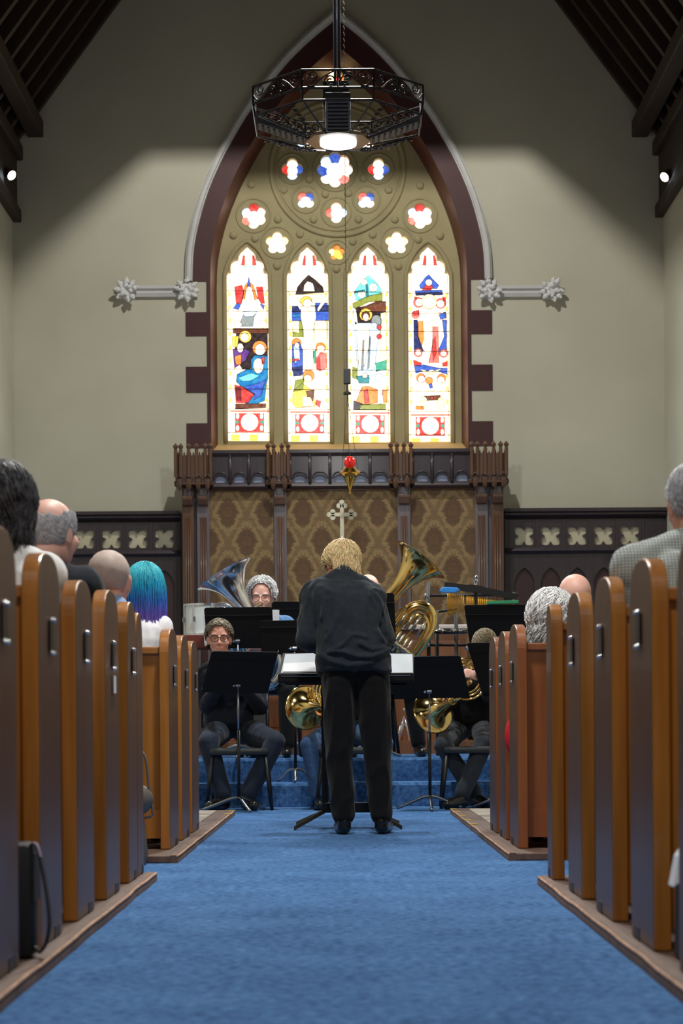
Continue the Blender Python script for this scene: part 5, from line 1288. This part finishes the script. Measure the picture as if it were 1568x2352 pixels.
# ---------------------------------------------------------------- music stands
def quad_plate(mb, c, th, nrm):
    c = [Vector(p) for p in c]; b = [p + nrm * th for p in c]
    mb.add(c + b, [(0, 1, 2, 3), (7, 6, 5, 4), (0, 4, 5, 1), (1, 5, 6, 2), (2, 6, 7, 3), (3, 7, 4, 0)])
def rounded(c, r=.02, n=4):
    """round the two upper corners of a quad given as TL, TR, BR, BL"""
    TL, TR, BR, BL = [Vector(p) for p in c]; out = []
    for p, a, b in ((TL, BL, TR), (TR, TL, BR)):
        u = (a - p).normalized() * r; v = (b - p).normalized() * r
        for k in range(n + 1):
            t = k / n * math.pi / 2; out.append(p + u * (1 - math.sin(t)) + v * (1 - math.cos(t)))
    return out + [BR, BL]
def music_stand(label, c, dt, db, pole, floor, feet=.27, seed=0, edge=False, paper=None, knob=True, base=True):
    """c: photo corners TL TR BR BL of the desk; dt / db: distance of its top and bottom edge"""
    W4 = [P(*c[0], dt), P(*c[1], dt), P(*c[2], db), P(*c[3], db)]
    n = (W4[1] - W4[0]).cross(W4[3] - W4[0]).normalized()
    if n.y < 0: n = -n
    pb = P(pole, 1700, db); root = empty('music_stand', (pb.x, db, floor), label, 'music stand', 'black music stands of the band')
    ps = rounded(W4); m = len(ps); mb = MB(); mb.add(ps + [p + n * .006 for p in ps], [tuple(range(m)), tuple(range(2 * m - 1, m - 1, -1))] + [(i, i + m, (i + 1) % m + m, (i + 1) % m) for i in range(m)])
    mb.build('desk', BLACKM, root)
    mb = MB(); quad_plate(mb, [W4[3], W4[2], W4[2] + n * .06, W4[3] + n * .06], .005, (W4[0] - W4[3]).normalized()); mb.build('ledge', BLACKM, root)
    rib = (W4[0] * .8 + W4[3] * .2, W4[1] * .8 + W4[2] * .2)
    MB().tube([rib[0] - n * .002, rib[1] - n * .002], .004, n=6).build('stiffening_rib', BLACKM, root)
    if edge:
        mb = MB(); quad_plate(mb, [W4[1] + n * .004, W4[1] + n * .03, W4[2] + n * .03, W4[2] + n * .004], .004, (W4[1] - W4[0]).normalized()); mb.build('side_lip', mat('grey_edge', (70, 80, 92), rough=.5), root)
    mid = (W4[0] + W4[1] + W4[2] + W4[3]) / 4; hub = Vector((pb.x, db - .02, mid.z * .35 + W4[3].z * .65))
    if knob:
        MB().lathe([(.012, -.02), (.017, -.016), (.017, .016), (.012, .02)], hub, (1, 0, 0), 10).build('tilt_hinge', STEEL, root, smooth='angle')
        MB().lathe([(.009, 0), (.014, .004), (.014, .016), (.004, .026)], hub - Vector((.02, 0, 0)), (-1, 0, 0), 10).build('wing_knob', CHROME, root, smooth='angle')
    zb = floor + .1
    if base:
        MB().tube([hub, Vector((pb.x, db - .02, zb + (hub.z - zb) * .55))], .0075, n=8).build('inner_rod', STEEL, root, smooth=True)
        MB().tube([Vector((pb.x, db - .02, zb + (hub.z - zb) * .6)), Vector((pb.x, db - .02, zb - .02))], .0115, n=8).build('pole', BLACK, root, smooth=True)
        for k in range(3):
            a = 2 * math.pi * k / 3 - math.pi / 2 + seed; dv = Vector((math.cos(a), math.sin(a), 0)); o = Vector((pb.x, db - .02, 0))
            MB().tube(spline([o + Vector((0, 0, zb)), o + dv * .06 + Vector((0, 0, zb - .01)), o + dv * feet * .7 + Vector((0, 0, floor + .04)), o + dv * feet + Vector((0, 0, floor + .012))], 4), [.013] * 6 + [.012] * 6 + [.01], n=7).build('foot', STEEL, root, smooth=True)
    if paper:
        mb = MB(); quad_plate(mb, [P(x, y, db + .05) for x, y in paper], .002, n); mb.build('sheet_music', PAPER, root)
    return root
music_stand('black music stand in front of the player with dark-rimmed glasses', [(486, 1496), (638, 1498), (614, 1593), (462, 1590)], 14.1, 14.28, 548, 0, edge=True, seed=.35)
music_stand('black music stand just right of the conductor before the right horn', [(885, 1510), (1057, 1506), (1079, 1602), (905, 1606)], 14.1, 14.28, 986, 0, seed=0)
music_stand('black music stand against the right front pews hiding a player\'s face', [(1071, 1477), (1205, 1475), (1226, 1590), (1106, 1592)], 14.3, 14.42, 1165, 0, seed=.2)
s_ = music_stand('black music stand on the chancel with a green folder on its top edge', [(1065, 1390), (1222, 1388), (1226, 1500), (1082, 1502)], 15.5, 15.62, 1150, .36)
music_stand('black music stand in front of the silver tuba', [(468, 1396), (625, 1394), (629, 1488), (476, 1490)], 15.40, 15.48, 548, .36, paper=[(464, 1401), (641, 1401), (641, 1427), (470, 1484)])
music_stand('black music stand left of the conductor, partly behind his elbow', [(596, 1426), (724, 1424), (728, 1502), (600, 1504)], 15.13, 15.18, 678, .18, feet=.16)
music_stand('black music stand far back between tuba player and conductor', [(624, 1382), (752, 1382), (752, 1470), (624, 1470)], 16.75, 16.85, 690, .36)
music_stand('black music stand half hidden behind the conductor\'s right shoulder', [(785, 1364), (905, 1362), (909, 1474), (788, 1476)], 15.3, 15.4, 850, .36)
mb = MB(); a = P(1118, 1389, 15.52); b = P(1190, 1387, 15.52)
g_ = MB().obox((a + b) / 2 + Vector((0, .02, .015)), (b - a) / 2, (0, .05, 0), (0, 0, .012)).build('green_folder', mat('green_card', (44, 140, 92), rough=.6), bevel=.002)
tag(g_, 'green folder resting on the top edge of a music stand at right', 'folder')
# conductor's desk
cs = empty('conductor_stand', (P(795, 1900, 12).x, 12, 0), 'wide black conductor stand holding open scores in front of the conductor', 'music stand')
T_ = [P(650, 1500, 11.92), P(950, 1500, 11.92), P(950, 1549, 11.62), P(638, 1549, 11.62)]
n = (T_[1] - T_[0]).cross(T_[3] - T_[0]).normalized(); n = n if n.y > 0 else -n
mb = MB(); quad_plate(mb, T_, .012, n); mb.build('desk', BLACKM, cs)
mb = MB(); zb0, zb1 = P(790, 1581, 11.62).z, P(790, 1546, 11.62).z
mb.box(T_[3].x, T_[2].x, 11.59, 11.63, zb0 + .03, zb1); mb.build('front_lip', BLACKM, cs, bevel=.012)
MB().tube([(T_[3].x + .02, 11.587, zb1 - .018), (T_[2].x - .02, 11.587, zb1 - .018)], .0022, n=6).build('lip_trim', STEEL, cs)
mb = MB(); quad_plate(mb, [T_[3] + Vector((.04, .07, -.01)), T_[2] + Vector((-.04, .07, -.01)), T_[2] + Vector((-.04, .25, .03)), T_[3] + Vector((.04, .25, .03))], .05, Vector((0, 0, -1))); mb.build('under_tray', BLACKM, cs)
xl, xr = P(746, 1800, 12).x, P(850, 1800, 12).x
for xx in (xl, xr): MB().box(xx - .018, xx + .018, 11.93, 11.97, .1, zb0 + .08).build('column', BLACK, cs)
MB().box(xl - .02, xr + .02, 11.9, 12.0, .09, .15).build('cross_bar', BLACK, cs, bevel=.006)
MB().box(xl, xr, 11.895, 11.9, .146, .151).build('bar_trim', STEEL, cs)
for xx, sg in ((xl, -1), (xr, 1)):
    for yy in (-.28, .28):
        MB().obox((xx + sg * .08, 11.95 + yy / 2, .06), (sg * .1, yy / 2, -.05), (.0, .02, .0), (0, .004, .012)).build('foot', BLACK, cs)
sh = 0
for nm, c4, m_, off in (('open_score', [(655, 1504), (788, 1500), (788, 1547), (645, 1547)], PAPERG, .003), ('score_page', [(652, 1527), (745, 1523), (745, 1546), (649, 1546)], PAPER, .008), ('open_score', [(800, 1502), (947, 1504), (948, 1547), (800, 1547)], PAPERG, .003)):
    def on(x, y):
        t = (y - 1500) / 49.0; return P(x, y, 11.92 - .30 * t) - n * off
    mb = MB(); quad_plate(mb, [on(*q) for q in c4], .002, -n); o = mb.build(nm, m_)
    tag(o, ['open grey-white score on the left of the conductor stand', 'loose white page lying on the conductor stand', 'open grey-white score on the right of the conductor stand'][sh], 'sheet music'); sh += 1
# ---------------------------------------------------------------- chairs
PAD = mat('dark_green_black_vinyl', (34, 40, 42), rough=.45)
def chair(label, x, y, floor, w_=.44, h=.45, m_=PAD):
    r = empty('stacking_chair', (x, y, floor), label, 'chair', 'black stacking chairs of the band')
    mb = MB(); pts = [(x - w_ / 2, y - .2), (x - w_ / 2 + .05, y - .23), (x + w_ / 2 - .05, y - .23), (x + w_ / 2, y - .2), (x + w_ / 2 - .02, y + .2), (x - w_ / 2 + .02, y + .2)]
    mb.prism(pts, floor + h - .05, floor + h, 'xy'); mb.build('seat', m_, r, bevel=.018, smooth='angle')
    for sx in (-1, 1):
        MB().tube([(x + sx * (w_ / 2 - .03), y - .19, floor + h - .04), (x + sx * (w_ / 2 + .02), y - .23, floor)], [.016, .013], n=8).build('leg', BLACK, r, smooth=True)
        MB().tube([(x + sx * (w_ / 2 - .03), y + .18, floor + h - .04), (x + sx * (w_ / 2), y + .26, floor)], [.016, .013], n=8).build('leg', BLACK, r, smooth=True)
        MB().tube([(x + sx * (w_ / 2 - .02), y + .17, floor + h - .04), (x + sx * (w_ / 2 - .03), y + .26, floor + .86)], .013, n=8).build('back_post', BLACK, r, smooth=True)
    mb = MB(); mb.obox((x, y + .255, floor + .72), (w_ / 2 - .02, 0, 0), (0, .015, .0), (0, .03, .14)); mb.build('backrest', m_, r, bevel=.012)
    return r
chair('black chair under the player with dark-rimmed glasses', P(555, 1700, 14.9).x, 14.66, 0)
chair('black chair under the jeans-clad horn player behind the conductor', P(800, 1700, 14.9).x, 14.66, 0)
chair('black chair under the horn player at the right front pews', P(1078, 1700, 14.9).x, 14.66, 0)
chair('black chair under the silver tuba player', P(625, 1600, 16.1).x, 16.15, .36, h=.55)
chair('black chair under the gold tuba player', P(845, 1600, 16.1).x, 16.15, .36, h=.55)
# ---------------------------------------------------------------- brass instruments
def bell_prof(R, L, thr):
    """(radius, distance behind the rim), flaring like a tuba bell"""
    pr = []
    for k in range(22):
        t = k / 21; h = L * t ** 1.5
        pr.append((thr + (R - thr) * math.exp(-h / (L * .155)) * .62 + (R - thr) * .38 * (1 - t) ** 2.2, h))
    return pr
def bell(mb, rim, axis, R, L, thr, n=40):
    ax = Vector(axis).normalized(); pr = bell_prof(R, L, thr); u = ax.orthogonal().normalized(); b = ax.cross(u); vs = []; fs = []
    rows = [(r, -h) for r, h in reversed(pr)] + [(R + .004, .004), (R - .004, .006)] + [(max(r - .004, .01), -h - .002) for r, h in pr]
    for r, h in rows:
        for k in range(n):
            a = 2 * math.pi * k / n; vs.append(Vector(rim) + ax * h + (u * math.cos(a) + b * math.sin(a)) * r)
    for i in range(len(rows) - 1):
        for k in range(n): fs.append((i * n + k, i * n + (k + 1) % n, (i + 1) * n + (k + 1) % n, (i + 1) * n + k))
    mb.add(vs, fs)
    return Vector(rim) - ax * L
_P = P
def tuba(label, m_, rim, axis, R, L, d, bow, inner, slides, casings, mouth, vdir, m_slide):
    base = _P(*bow[-1], d)
    root = empty('tuba', tuple(base), label, 'tuba', 'tubas of the band')
    mb = MB(); end = bell(mb, _P(*rim, d), axis, R, L, .045); mb.build('bell', m_, root, smooth='angle')
    ax = Vector(axis).normalized()
    pts = [end + ax * .03] + [_P(x, y, d) for x, y in bow]
    MB().tube(spline(pts, 5), .042, n=14).build('main_bow', m_, root, smooth=True)
    for path, r, dz in inner: MB().tube(spline([_P(x, y, d + dz) for x, y in path], 5), r, n=10).build('tubing', m_, root, smooth=True)
    for (x0, y0), (x1, y1) in slides: MB().tube([_P(x0, y0, d - .1), _P(x1, y1, d - .1)], .0105, n=8).build('valve_slide', m_slide, root, smooth=True)
    for x, y in casings:
        c = _P(x, y, d - .1); v = Vector(vdir).normalized()
        cs_ = MB().lathe([(.006, -.075), (.012, -.073), (.012, -.06), (.022, -.058), (.022, .05), (.014, .058)], c, v, 12).build('valve', m_slide, root, smooth='angle')
        MB().tube([c + v * .055, c + v * .085], .005, n=6).build('valve_stem', m_slide, cs_)
        MB().lathe([(.013, .085), (.013, .092)], c, v, 10).build('valve_button', m_slide, cs_)
    a, b = _P(*mouth[0], d - .02), _P(*mouth[1], d - .04)
    MB().tube([a, a.lerp(b, .6), b], [.008, .007, .012], n=8).build('leadpipe', m_, root, smooth=True)
    MB().lathe([(.008, -.04), (.01, -.02), (.018, 0), (.019, .008)], b, (b - a).normalized(), 14).build('mouthpiece', mat('gilt_mouthpiece', (230, 200, 140), rough=.15, metal=1), root, smooth='angle')
    return root
tuba('silver tuba tilted to the left with its bell above the front music stand', SILVER, (516, 1319), (-.505, .06, .863), .243, .6, 15.7, [(632, 1470), (650, 1530), (625, 1572), (580, 1560), (548, 1500), (515, 1440)],
      [([(484, 1408), (492, 1394), (512, 1387), (528, 1392), (545, 1412), (560, 1450)], .014, -.03), ([(494, 1406), (506, 1396), (522, 1400), (540, 1425)], .01, -.06), ([(515, 1440), (560, 1500), (600, 1530)], .02, -.05)],
      [((540, 1480), (520, 1450)), ((556, 1482), (536, 1452))], [(536, 1492), (549, 1494), (562, 1494)], ((574, 1402), (599, 1387)), (-.25, -.35, .8), SILVER)
tuba('gold tuba tilted to the right with its bell beside the bar chimes', LACQ, (965, 1288), (.625, .1, .78), .232, .62, 15.62, [(868, 1440), (838, 1500), (856, 1556), (900, 1560), (940, 1516), (975, 1468), (992, 1432), (988, 1404), (966, 1392), (942, 1398), (925, 1420), (900, 1455)],
      [([(930, 1520), (962, 1478), (976, 1456), (982, 1436), (976, 1420), (962, 1413), (948, 1420), (930, 1446)], .016, -.06), ([(905, 1470), (920, 1440), (938, 1420), (950, 1412)], .014, -.09), ([(898, 1430), (918, 1405), (935, 1392)], .013, -.1), ([(910, 1500), (940, 1455), (955, 1435)], .012, -.08)],
      [((934, 1408), (912, 1438)), ((950, 1412), (928, 1444)), ((966, 1416), (942, 1450)), ((980, 1424), (955, 1462)), ((930, 1456), (900, 1496)), ((940, 1464), (910, 1504)), ((922, 1450), (894, 1488)), ((948, 1470), (922, 1508))],
      [(906, 1478), (916, 1486), (927, 1494), (938, 1502)], ((905, 1424), (872, 1388)), (-.62, -.2, .5), mat('nickel_silver', (205, 198, 176), rough=.18, metal=1))
def french_horn(label, rim, d, axis, R, coil, valves):
    c = _P(*rim, d); root = empty('french_horn', tuple(_P(*coil, d)), label, 'horn', 'french horns of the band')
    mb = MB(); end = bell(mb, c, axis, R, .3, .022); mb.build('bell', LACQ, root, smooth='angle')
    ax = Vector(axis).normalized(); cc = _P(*coil, d)
    lead = spline([end + ax * .02, end - ax * .06, cc + Vector((-.05, .0, -.15))], 6)
    MB().tube(lead, [.023 - .006 * k / (len(lead) - 1) for k in range(len(lead))], n=10).build('bell_tail', LACQ, root, smooth=True)
    MB().lathe([(.026, -.012), (.03, -.006), (.03, .006), (.026, .012)], end + ax * .02, ax, 16).build('bell_ferrule', BRASS, root, smooth='angle')
    for k, (rr, dy) in enumerate(((.15, 0), (.125, .02), (.1, -.02))):
        MB().tube([cc + Vector((rr * math.cos(a), dy + .02 * math.sin(a), rr * math.sin(a))) for a in [2 * math.pi * q / 32 for q in range(32)]], .009 - .001 * k, n=8, close=True).build('tubing_coil', LACQ, root, smooth=True)
    for x, y in valves:
        q = _P(x, y, d - .06); v_ = MB().lathe([(.015, -.02), (.019, -.016), (.019, .02), (.012, .026)], q, (.5, -.6, .4), 12).build('rotary_valve', LACQ, root, smooth='angle')
        MB().tube([q, q + Vector((.03, -.04, .05))], .004, n=6).build('valve_lever', LACQ, v_)
    return root
french_horn('gold french horn bell shining left of the conductor\'s legs', (700, 1626), 14.62, (-.45, .78, -.05), .158, (765, 1590), [(760, 1560), (772, 1566)])
french_horn('gold french horn held by the bowed player at right', (994, 1636), 14.62, (-.42, .8, -.25), .158, (1070, 1560), [(1076, 1536), (1082, 1552), (1076, 1568), (1080, 1524)])
# ---------------------------------------------------------------- percussion
dP = 16.2
rk = empty('percussion_rack', tuple(_P(1010, 1738, dP)), 'black tubular percussion rack with chrome clamps right of the gold tuba', 'rack'); rk.location.z = .36
zf = .36
def bar(a, b, r, nm='rack_bar', m_=BLACK): return MB().tube([_P(*a, dP), _P(*b, dP)], r, n=8).build(nm, m_, rk, smooth=True)
for x, y in ((983, 1336), (1003, 1402), (1047, 1412), (1180, 1360)):
    p = _P(x, y, dP); MB().tube([p, (p.x, dP, zf)], .016, n=8).build('rack_post', BLACK, rk, smooth=True)
bar((980, 1368), (1190, 1366), .011); bar((980, 1481), (1200, 1483), .012); bar((1000, 1406), (1050, 1398), .01)
for x, y in ((978, 1368), (983, 1481), (1068, 1446), (1072, 1488)): MB().ell(_P(x, y, dP - .02), (.016, .016, .02), n=10, m=6).build('clamp', CHROME, rk, smooth=True)
tm = _P(1034, 1450, dP - .06)
mb = MB(); mb.tube([tm + Vector((.13 * math.cos(a), -.02 + .1 * math.sin(a), .012 * math.sin(a))) for a in [2 * math.pi * k / 28 for k in range(28)]], .018, n=8, close=True)
tb = empty('tambourine', tuple(tm), 'dark tambourine with metal jingles lying on the percussion rack', 'tambourine'); mb.build('frame', mat('dark_lacquer', (28, 22, 20), rough=.25, coat=.4), tb, smooth=True)
for k in range(8):
    a = math.pi + math.pi * (k + .5) / 8; MB().lathe([(.016, -.003), (.016, .003)], tm + Vector((.13 * math.cos(a), -.03 + .1 * math.sin(a), .0)), (math.cos(a), math.sin(a), .3), 10).build('jingle', CHROME, tb)
bc = empty('bar_chimes', tuple(_P(1100, 1400, 16.0)), 'row of gold bar chimes hanging from a black beam at right', 'chimes')
a, b = _P(1020, 1344, 16.0), _P(1186, 1368, 16.0)
u = (b - a).normalized(); w3 = Vector((-u.z, 0, u.x))
MB().prism([((p := a + u * L * (b - a).length + w3 * h).x, p.z) for L, h in ((0, -.022), (1, -.03), (1, .012), (.55, .028), (.5, .036), (.35, .034), (.3, .026), (0, .026))], 15.97, 16.03).build('beam', mat('black_wood', (14, 14, 16), rough=.4), bc)
GOLDT = mat('gold_chime', (236, 172, 36), rough=.3, metal=.35)
for k in range(36):
    t = .06 + .92 * k / 35; p = a.lerp(b, t) - w3 * .028; yb = 1413 - 60 * (k / 35) ** .75 if k > 9 else 1413 - k * .4
    zb_ = _P(1100, min(1413 - (k * 1.0 if k < 9 else 12 + (k - 9) * .35), 1413), 16.0).z
    if k == 9: continue
    MB().tube([p, p + Vector((0, 0, -.03 - .0004 * k))], .0012, n=3).build('cord', BLACK, bc)
    MB().tube([p + Vector((0, 0, -.03)), (p.x, p.y, zb_)], .0052, n=6).build('chime_tube', GOLDT, bc, smooth=True)
mc = _P(1092, 1335, 15.99); MB().lathe([(.02, -.05), (.014, -.02), (.022, 0), (.012, .02), (.018, .035), (.008, .05)], mc, (.15, 0, 1), 10).build('wing_bolt', CHROME, bc, smooth='angle')
MB().tube([_P(1092, 1345, 16.0), (_P(1092, 1345, 16.0).x, 16.04, .36)], .014, n=8).build('support_post', BLACK, bc)
bl = MB().prism([((q := _P(x, y, 15.93)).x, q.z) for x, y in ((1008, 1357), (1016, 1349), (1050, 1350), (1056, 1356), (1044, 1362), (1014, 1362))], 15.9, 15.96).build('blue_block', mat('blue_plastic', (50, 140, 226), rough=.3, coat=.4), bevel=.006)
tag(bl, 'bright blue plastic percussion block under the chime beam', 'percussion block')
md = empty('snare_drum', tuple(_P(474, 1462, 16.4)), 'white drum with chrome lugs standing at the left of the band', 'drum')
cx = _P(474, 1420, 16.4); z0, z1 = _P(474, 1460, 16.4).z, _P(474, 1388, 16.4).z
DRW = mat('white_drum_shell', (232, 236, 232), rough=.3, coat=.4)
MB().lathe([(.176, z0 + .012), (.176, z1 - .012)], (cx.x, 16.4, 0), (0, 0, 1), 32).build('shell', DRW, md, smooth='angle')
for zz in (z0, z1 - .016): MB().lathe([(.178, zz), (.186, zz), (.186, zz + .016), (.178, zz + .016)], (cx.x, 16.4, 0), (0, 0, 1), 32).build('hoop', CHROME, md, smooth='angle')
MB().lathe([(.178, z1 - .004), (.178, z1)], (cx.x, 16.4, 0), (0, 0, 1), 32).build('drum_head', PAPER, md)
for k in range(8):
    t_ = 2 * math.pi * k / 8 + .3; p = Vector((cx.x + .188 * math.cos(t_), 16.4 + .188 * math.sin(t_), 0))
    MB().tube([(p.x, p.y, z0), (p.x, p.y, z1)], .005, n=6).build('tension_rod', CHROME, md); MB().box(p.x - .012, p.x + .012, p.y - .012, p.y + .012, (z0 + z1) / 2 - .02, (z0 + z1) / 2 + .02).build('lug', CHROME, md, bevel=.003)
ta = empty('drum_table', (cx.x, 16.4, .36), 'small red-brown wooden table carrying the white drum', 'table')
RW = mat('red_brown_table', (120, 50, 36), (92, 38, 28), scale=5, rough=.4); MB().box(cx.x - .25, cx.x + .3, 16.2, 16.62, z0 - .11, z0 - .001).build('table_top', RW, ta, bevel=.006)
for sx in (-.22, .27):
    for sy in (16.23, 16.59): MB().box(cx.x + sx - .02, cx.x + sx + .02, sy - .02, sy + .02, .36, z0 - .11).build('leg', BLACK, ta)
its = empty('instrument_stand', tuple(_P(925, 1702, 17.25)), 'small folding chrome instrument stand on the altar step beside the conductor', 'instrument stand'); its.location.z = .47
tp = _P(928, 1630, 17.25); MB().tube([tp, (tp.x, 17.25, .75)], .008, n=8).build('stand_rod', CHROME, its)
MB().ell(tp, .014, n=8, m=6).build('rod_tip', CHROME, its, smooth=True)
for x, y, dy in ((908, 1672, -.12), (940, 1690, -.05), (922, 1690, .1), (915, 1694, -.08)):
    q = _P(x, y, 17.25 + dy); q.z = .475; MB().tube([tp - Vector((0, 0, .06)), q], [.012, .008], n=6).build('stand_leg', CHROME, its, smooth=True)
# ---------------------------------------------------------------- staff, bags and small belongings
st_ = empty('processional_staff', (_P(1443, 1270, 18.6).x, 18.6, .36), 'brown wooden staff with a cross arm by the right wall panelling', 'staff')
WD = mat('mid_brown_wood', (110, 84, 54), rough=.6); q = _P(1443, 1247, 18.6); MB().box(q.x - .016, q.x + .016, 18.58, 18.62, .36, q.z).build('shaft', WD, st_, bevel=.004)
q2 = _P(1428, 1271, 18.6); MB().box(q2.x - .07, q2.x + .07, 18.575, 18.6, q2.z - .022, q2.z + .022).build('cross_arm', WD, st_, bevel=.004)
BAGM = mat('black_fabric', (14, 14, 16), rough=.7)
bg = empty('shoulder_bag', (-.85, 5.03, .035), 'black bag with a looped strap leaning by the left rear pews', 'bag')
MB().box(-.98, -.775, 4.97, 5.08, .036, .325).build('bag_body', BAGM, bg, bevel=.02, smooth='angle')
MB().obox((-.775, 5.02, .24), (.004, 0, 0), (0, .045, 0), (0, 0, .06)).build('bag_pocket', BAGM, bg)
pth = spline([_P(70, 1940, 5.0), _P(86, 1946, 4.98), _P(104, 2030, 4.98), _P(114, 2110, 4.98), _P(108, 2160, 4.99), _P(94, 2186, 5.0), _P(84, 2178, 5.0), _P(70, 2170, 5.02)], 6)
mb = MB()
for p, q in zip(pth[:-1], pth[1:]):
    t = (q - p); s_ = Vector((t.z, 0, -t.x)).normalized() * .003; mb.obox((p + q) / 2, t * .52, (0, .016, 0), s_)
mb.build('bag_strap', BAGM, bg)
LIL = mat('lilac_piping', (196, 176, 206), rough=.6)
MB().tube([p + Vector((.004, -.016, .002)) for p in pth[2:9]], .003, n=6).build('strap_piping', LIL, bg)
gb = empty('grey_shoe_stand_in', (-.87, 8.86, .0), 'grey bag shape standing in for a knee and shoe behind the left front pews', 'bag')  # bag shape stands in for a knee and shoe
GLM = mat('grey_leather', (96, 90, 84), rough=.5); zc = _P(346, 1838, 8.8).z
MB().ell((-.93, 8.86, zc), (.09, .05, .075), n=16, m=10).build('bag_body', GLM, gb, smooth=True)
MB().tube(spline([(-.98, 8.86, zc + .05), (-.94, 8.86, zc + .2), (-.88, 8.86, zc + .2), (-.86, 8.86, zc + .05), (-.845, 8.86, zc - .06), (-.88, 8.86, zc - .08)], 5), .006, n=6).build('bag_strap', GLM, gb, smooth=True)
MB().lathe([(.02, .001), (.06, .003), (.07, .05), (.05, zc - .05)], (-.935, 8.86, 0), (0, 0, 1), 14).build('bag_base', GLM, gb, smooth='angle')
rb = empty('red_bag', (.87, 9.8, .035), 'red bag showing a curved edge at the right front pews', 'bag'); zc = _P(1166, 1692, 9.8).z
MB().ell((.875, 9.81, zc), (.075, .05, .115), n=16, m=12).build('bag_body', mat('red_fabric', (196, 22, 30), rough=.7), rb, smooth=True)
MB().box(.84, .91, 9.785, 9.835, .036, zc - .08).build('bag_base', mat('red_fabric', (196, 22, 30)), rb, bevel=.01)
wb = empty('paper_bag', (.86, 4.86, .035), 'dark bag with white paper sticking out by the right rear pews', 'bag')
MB().prism([(.815, .036), (.93, .036), (.93, .27), (.82, .24)], 4.78, 4.92).build('bag_body', BAGM, wb, bevel=.008); MB().prism([(.797, .215), (.83, .235), (.88, .30), (.83, .315), (.812, .29)], 4.81, 4.89).build('paper_wrap', PAPER, wb, bevel=.004); MB().tube(spline([(.86, 4.85, .25), (.87, 4.85, .33), (.9, 4.85, .33), (.91, 4.85, .25)], 4), .004, n=6).build('bag_handle', BAGM, wb)
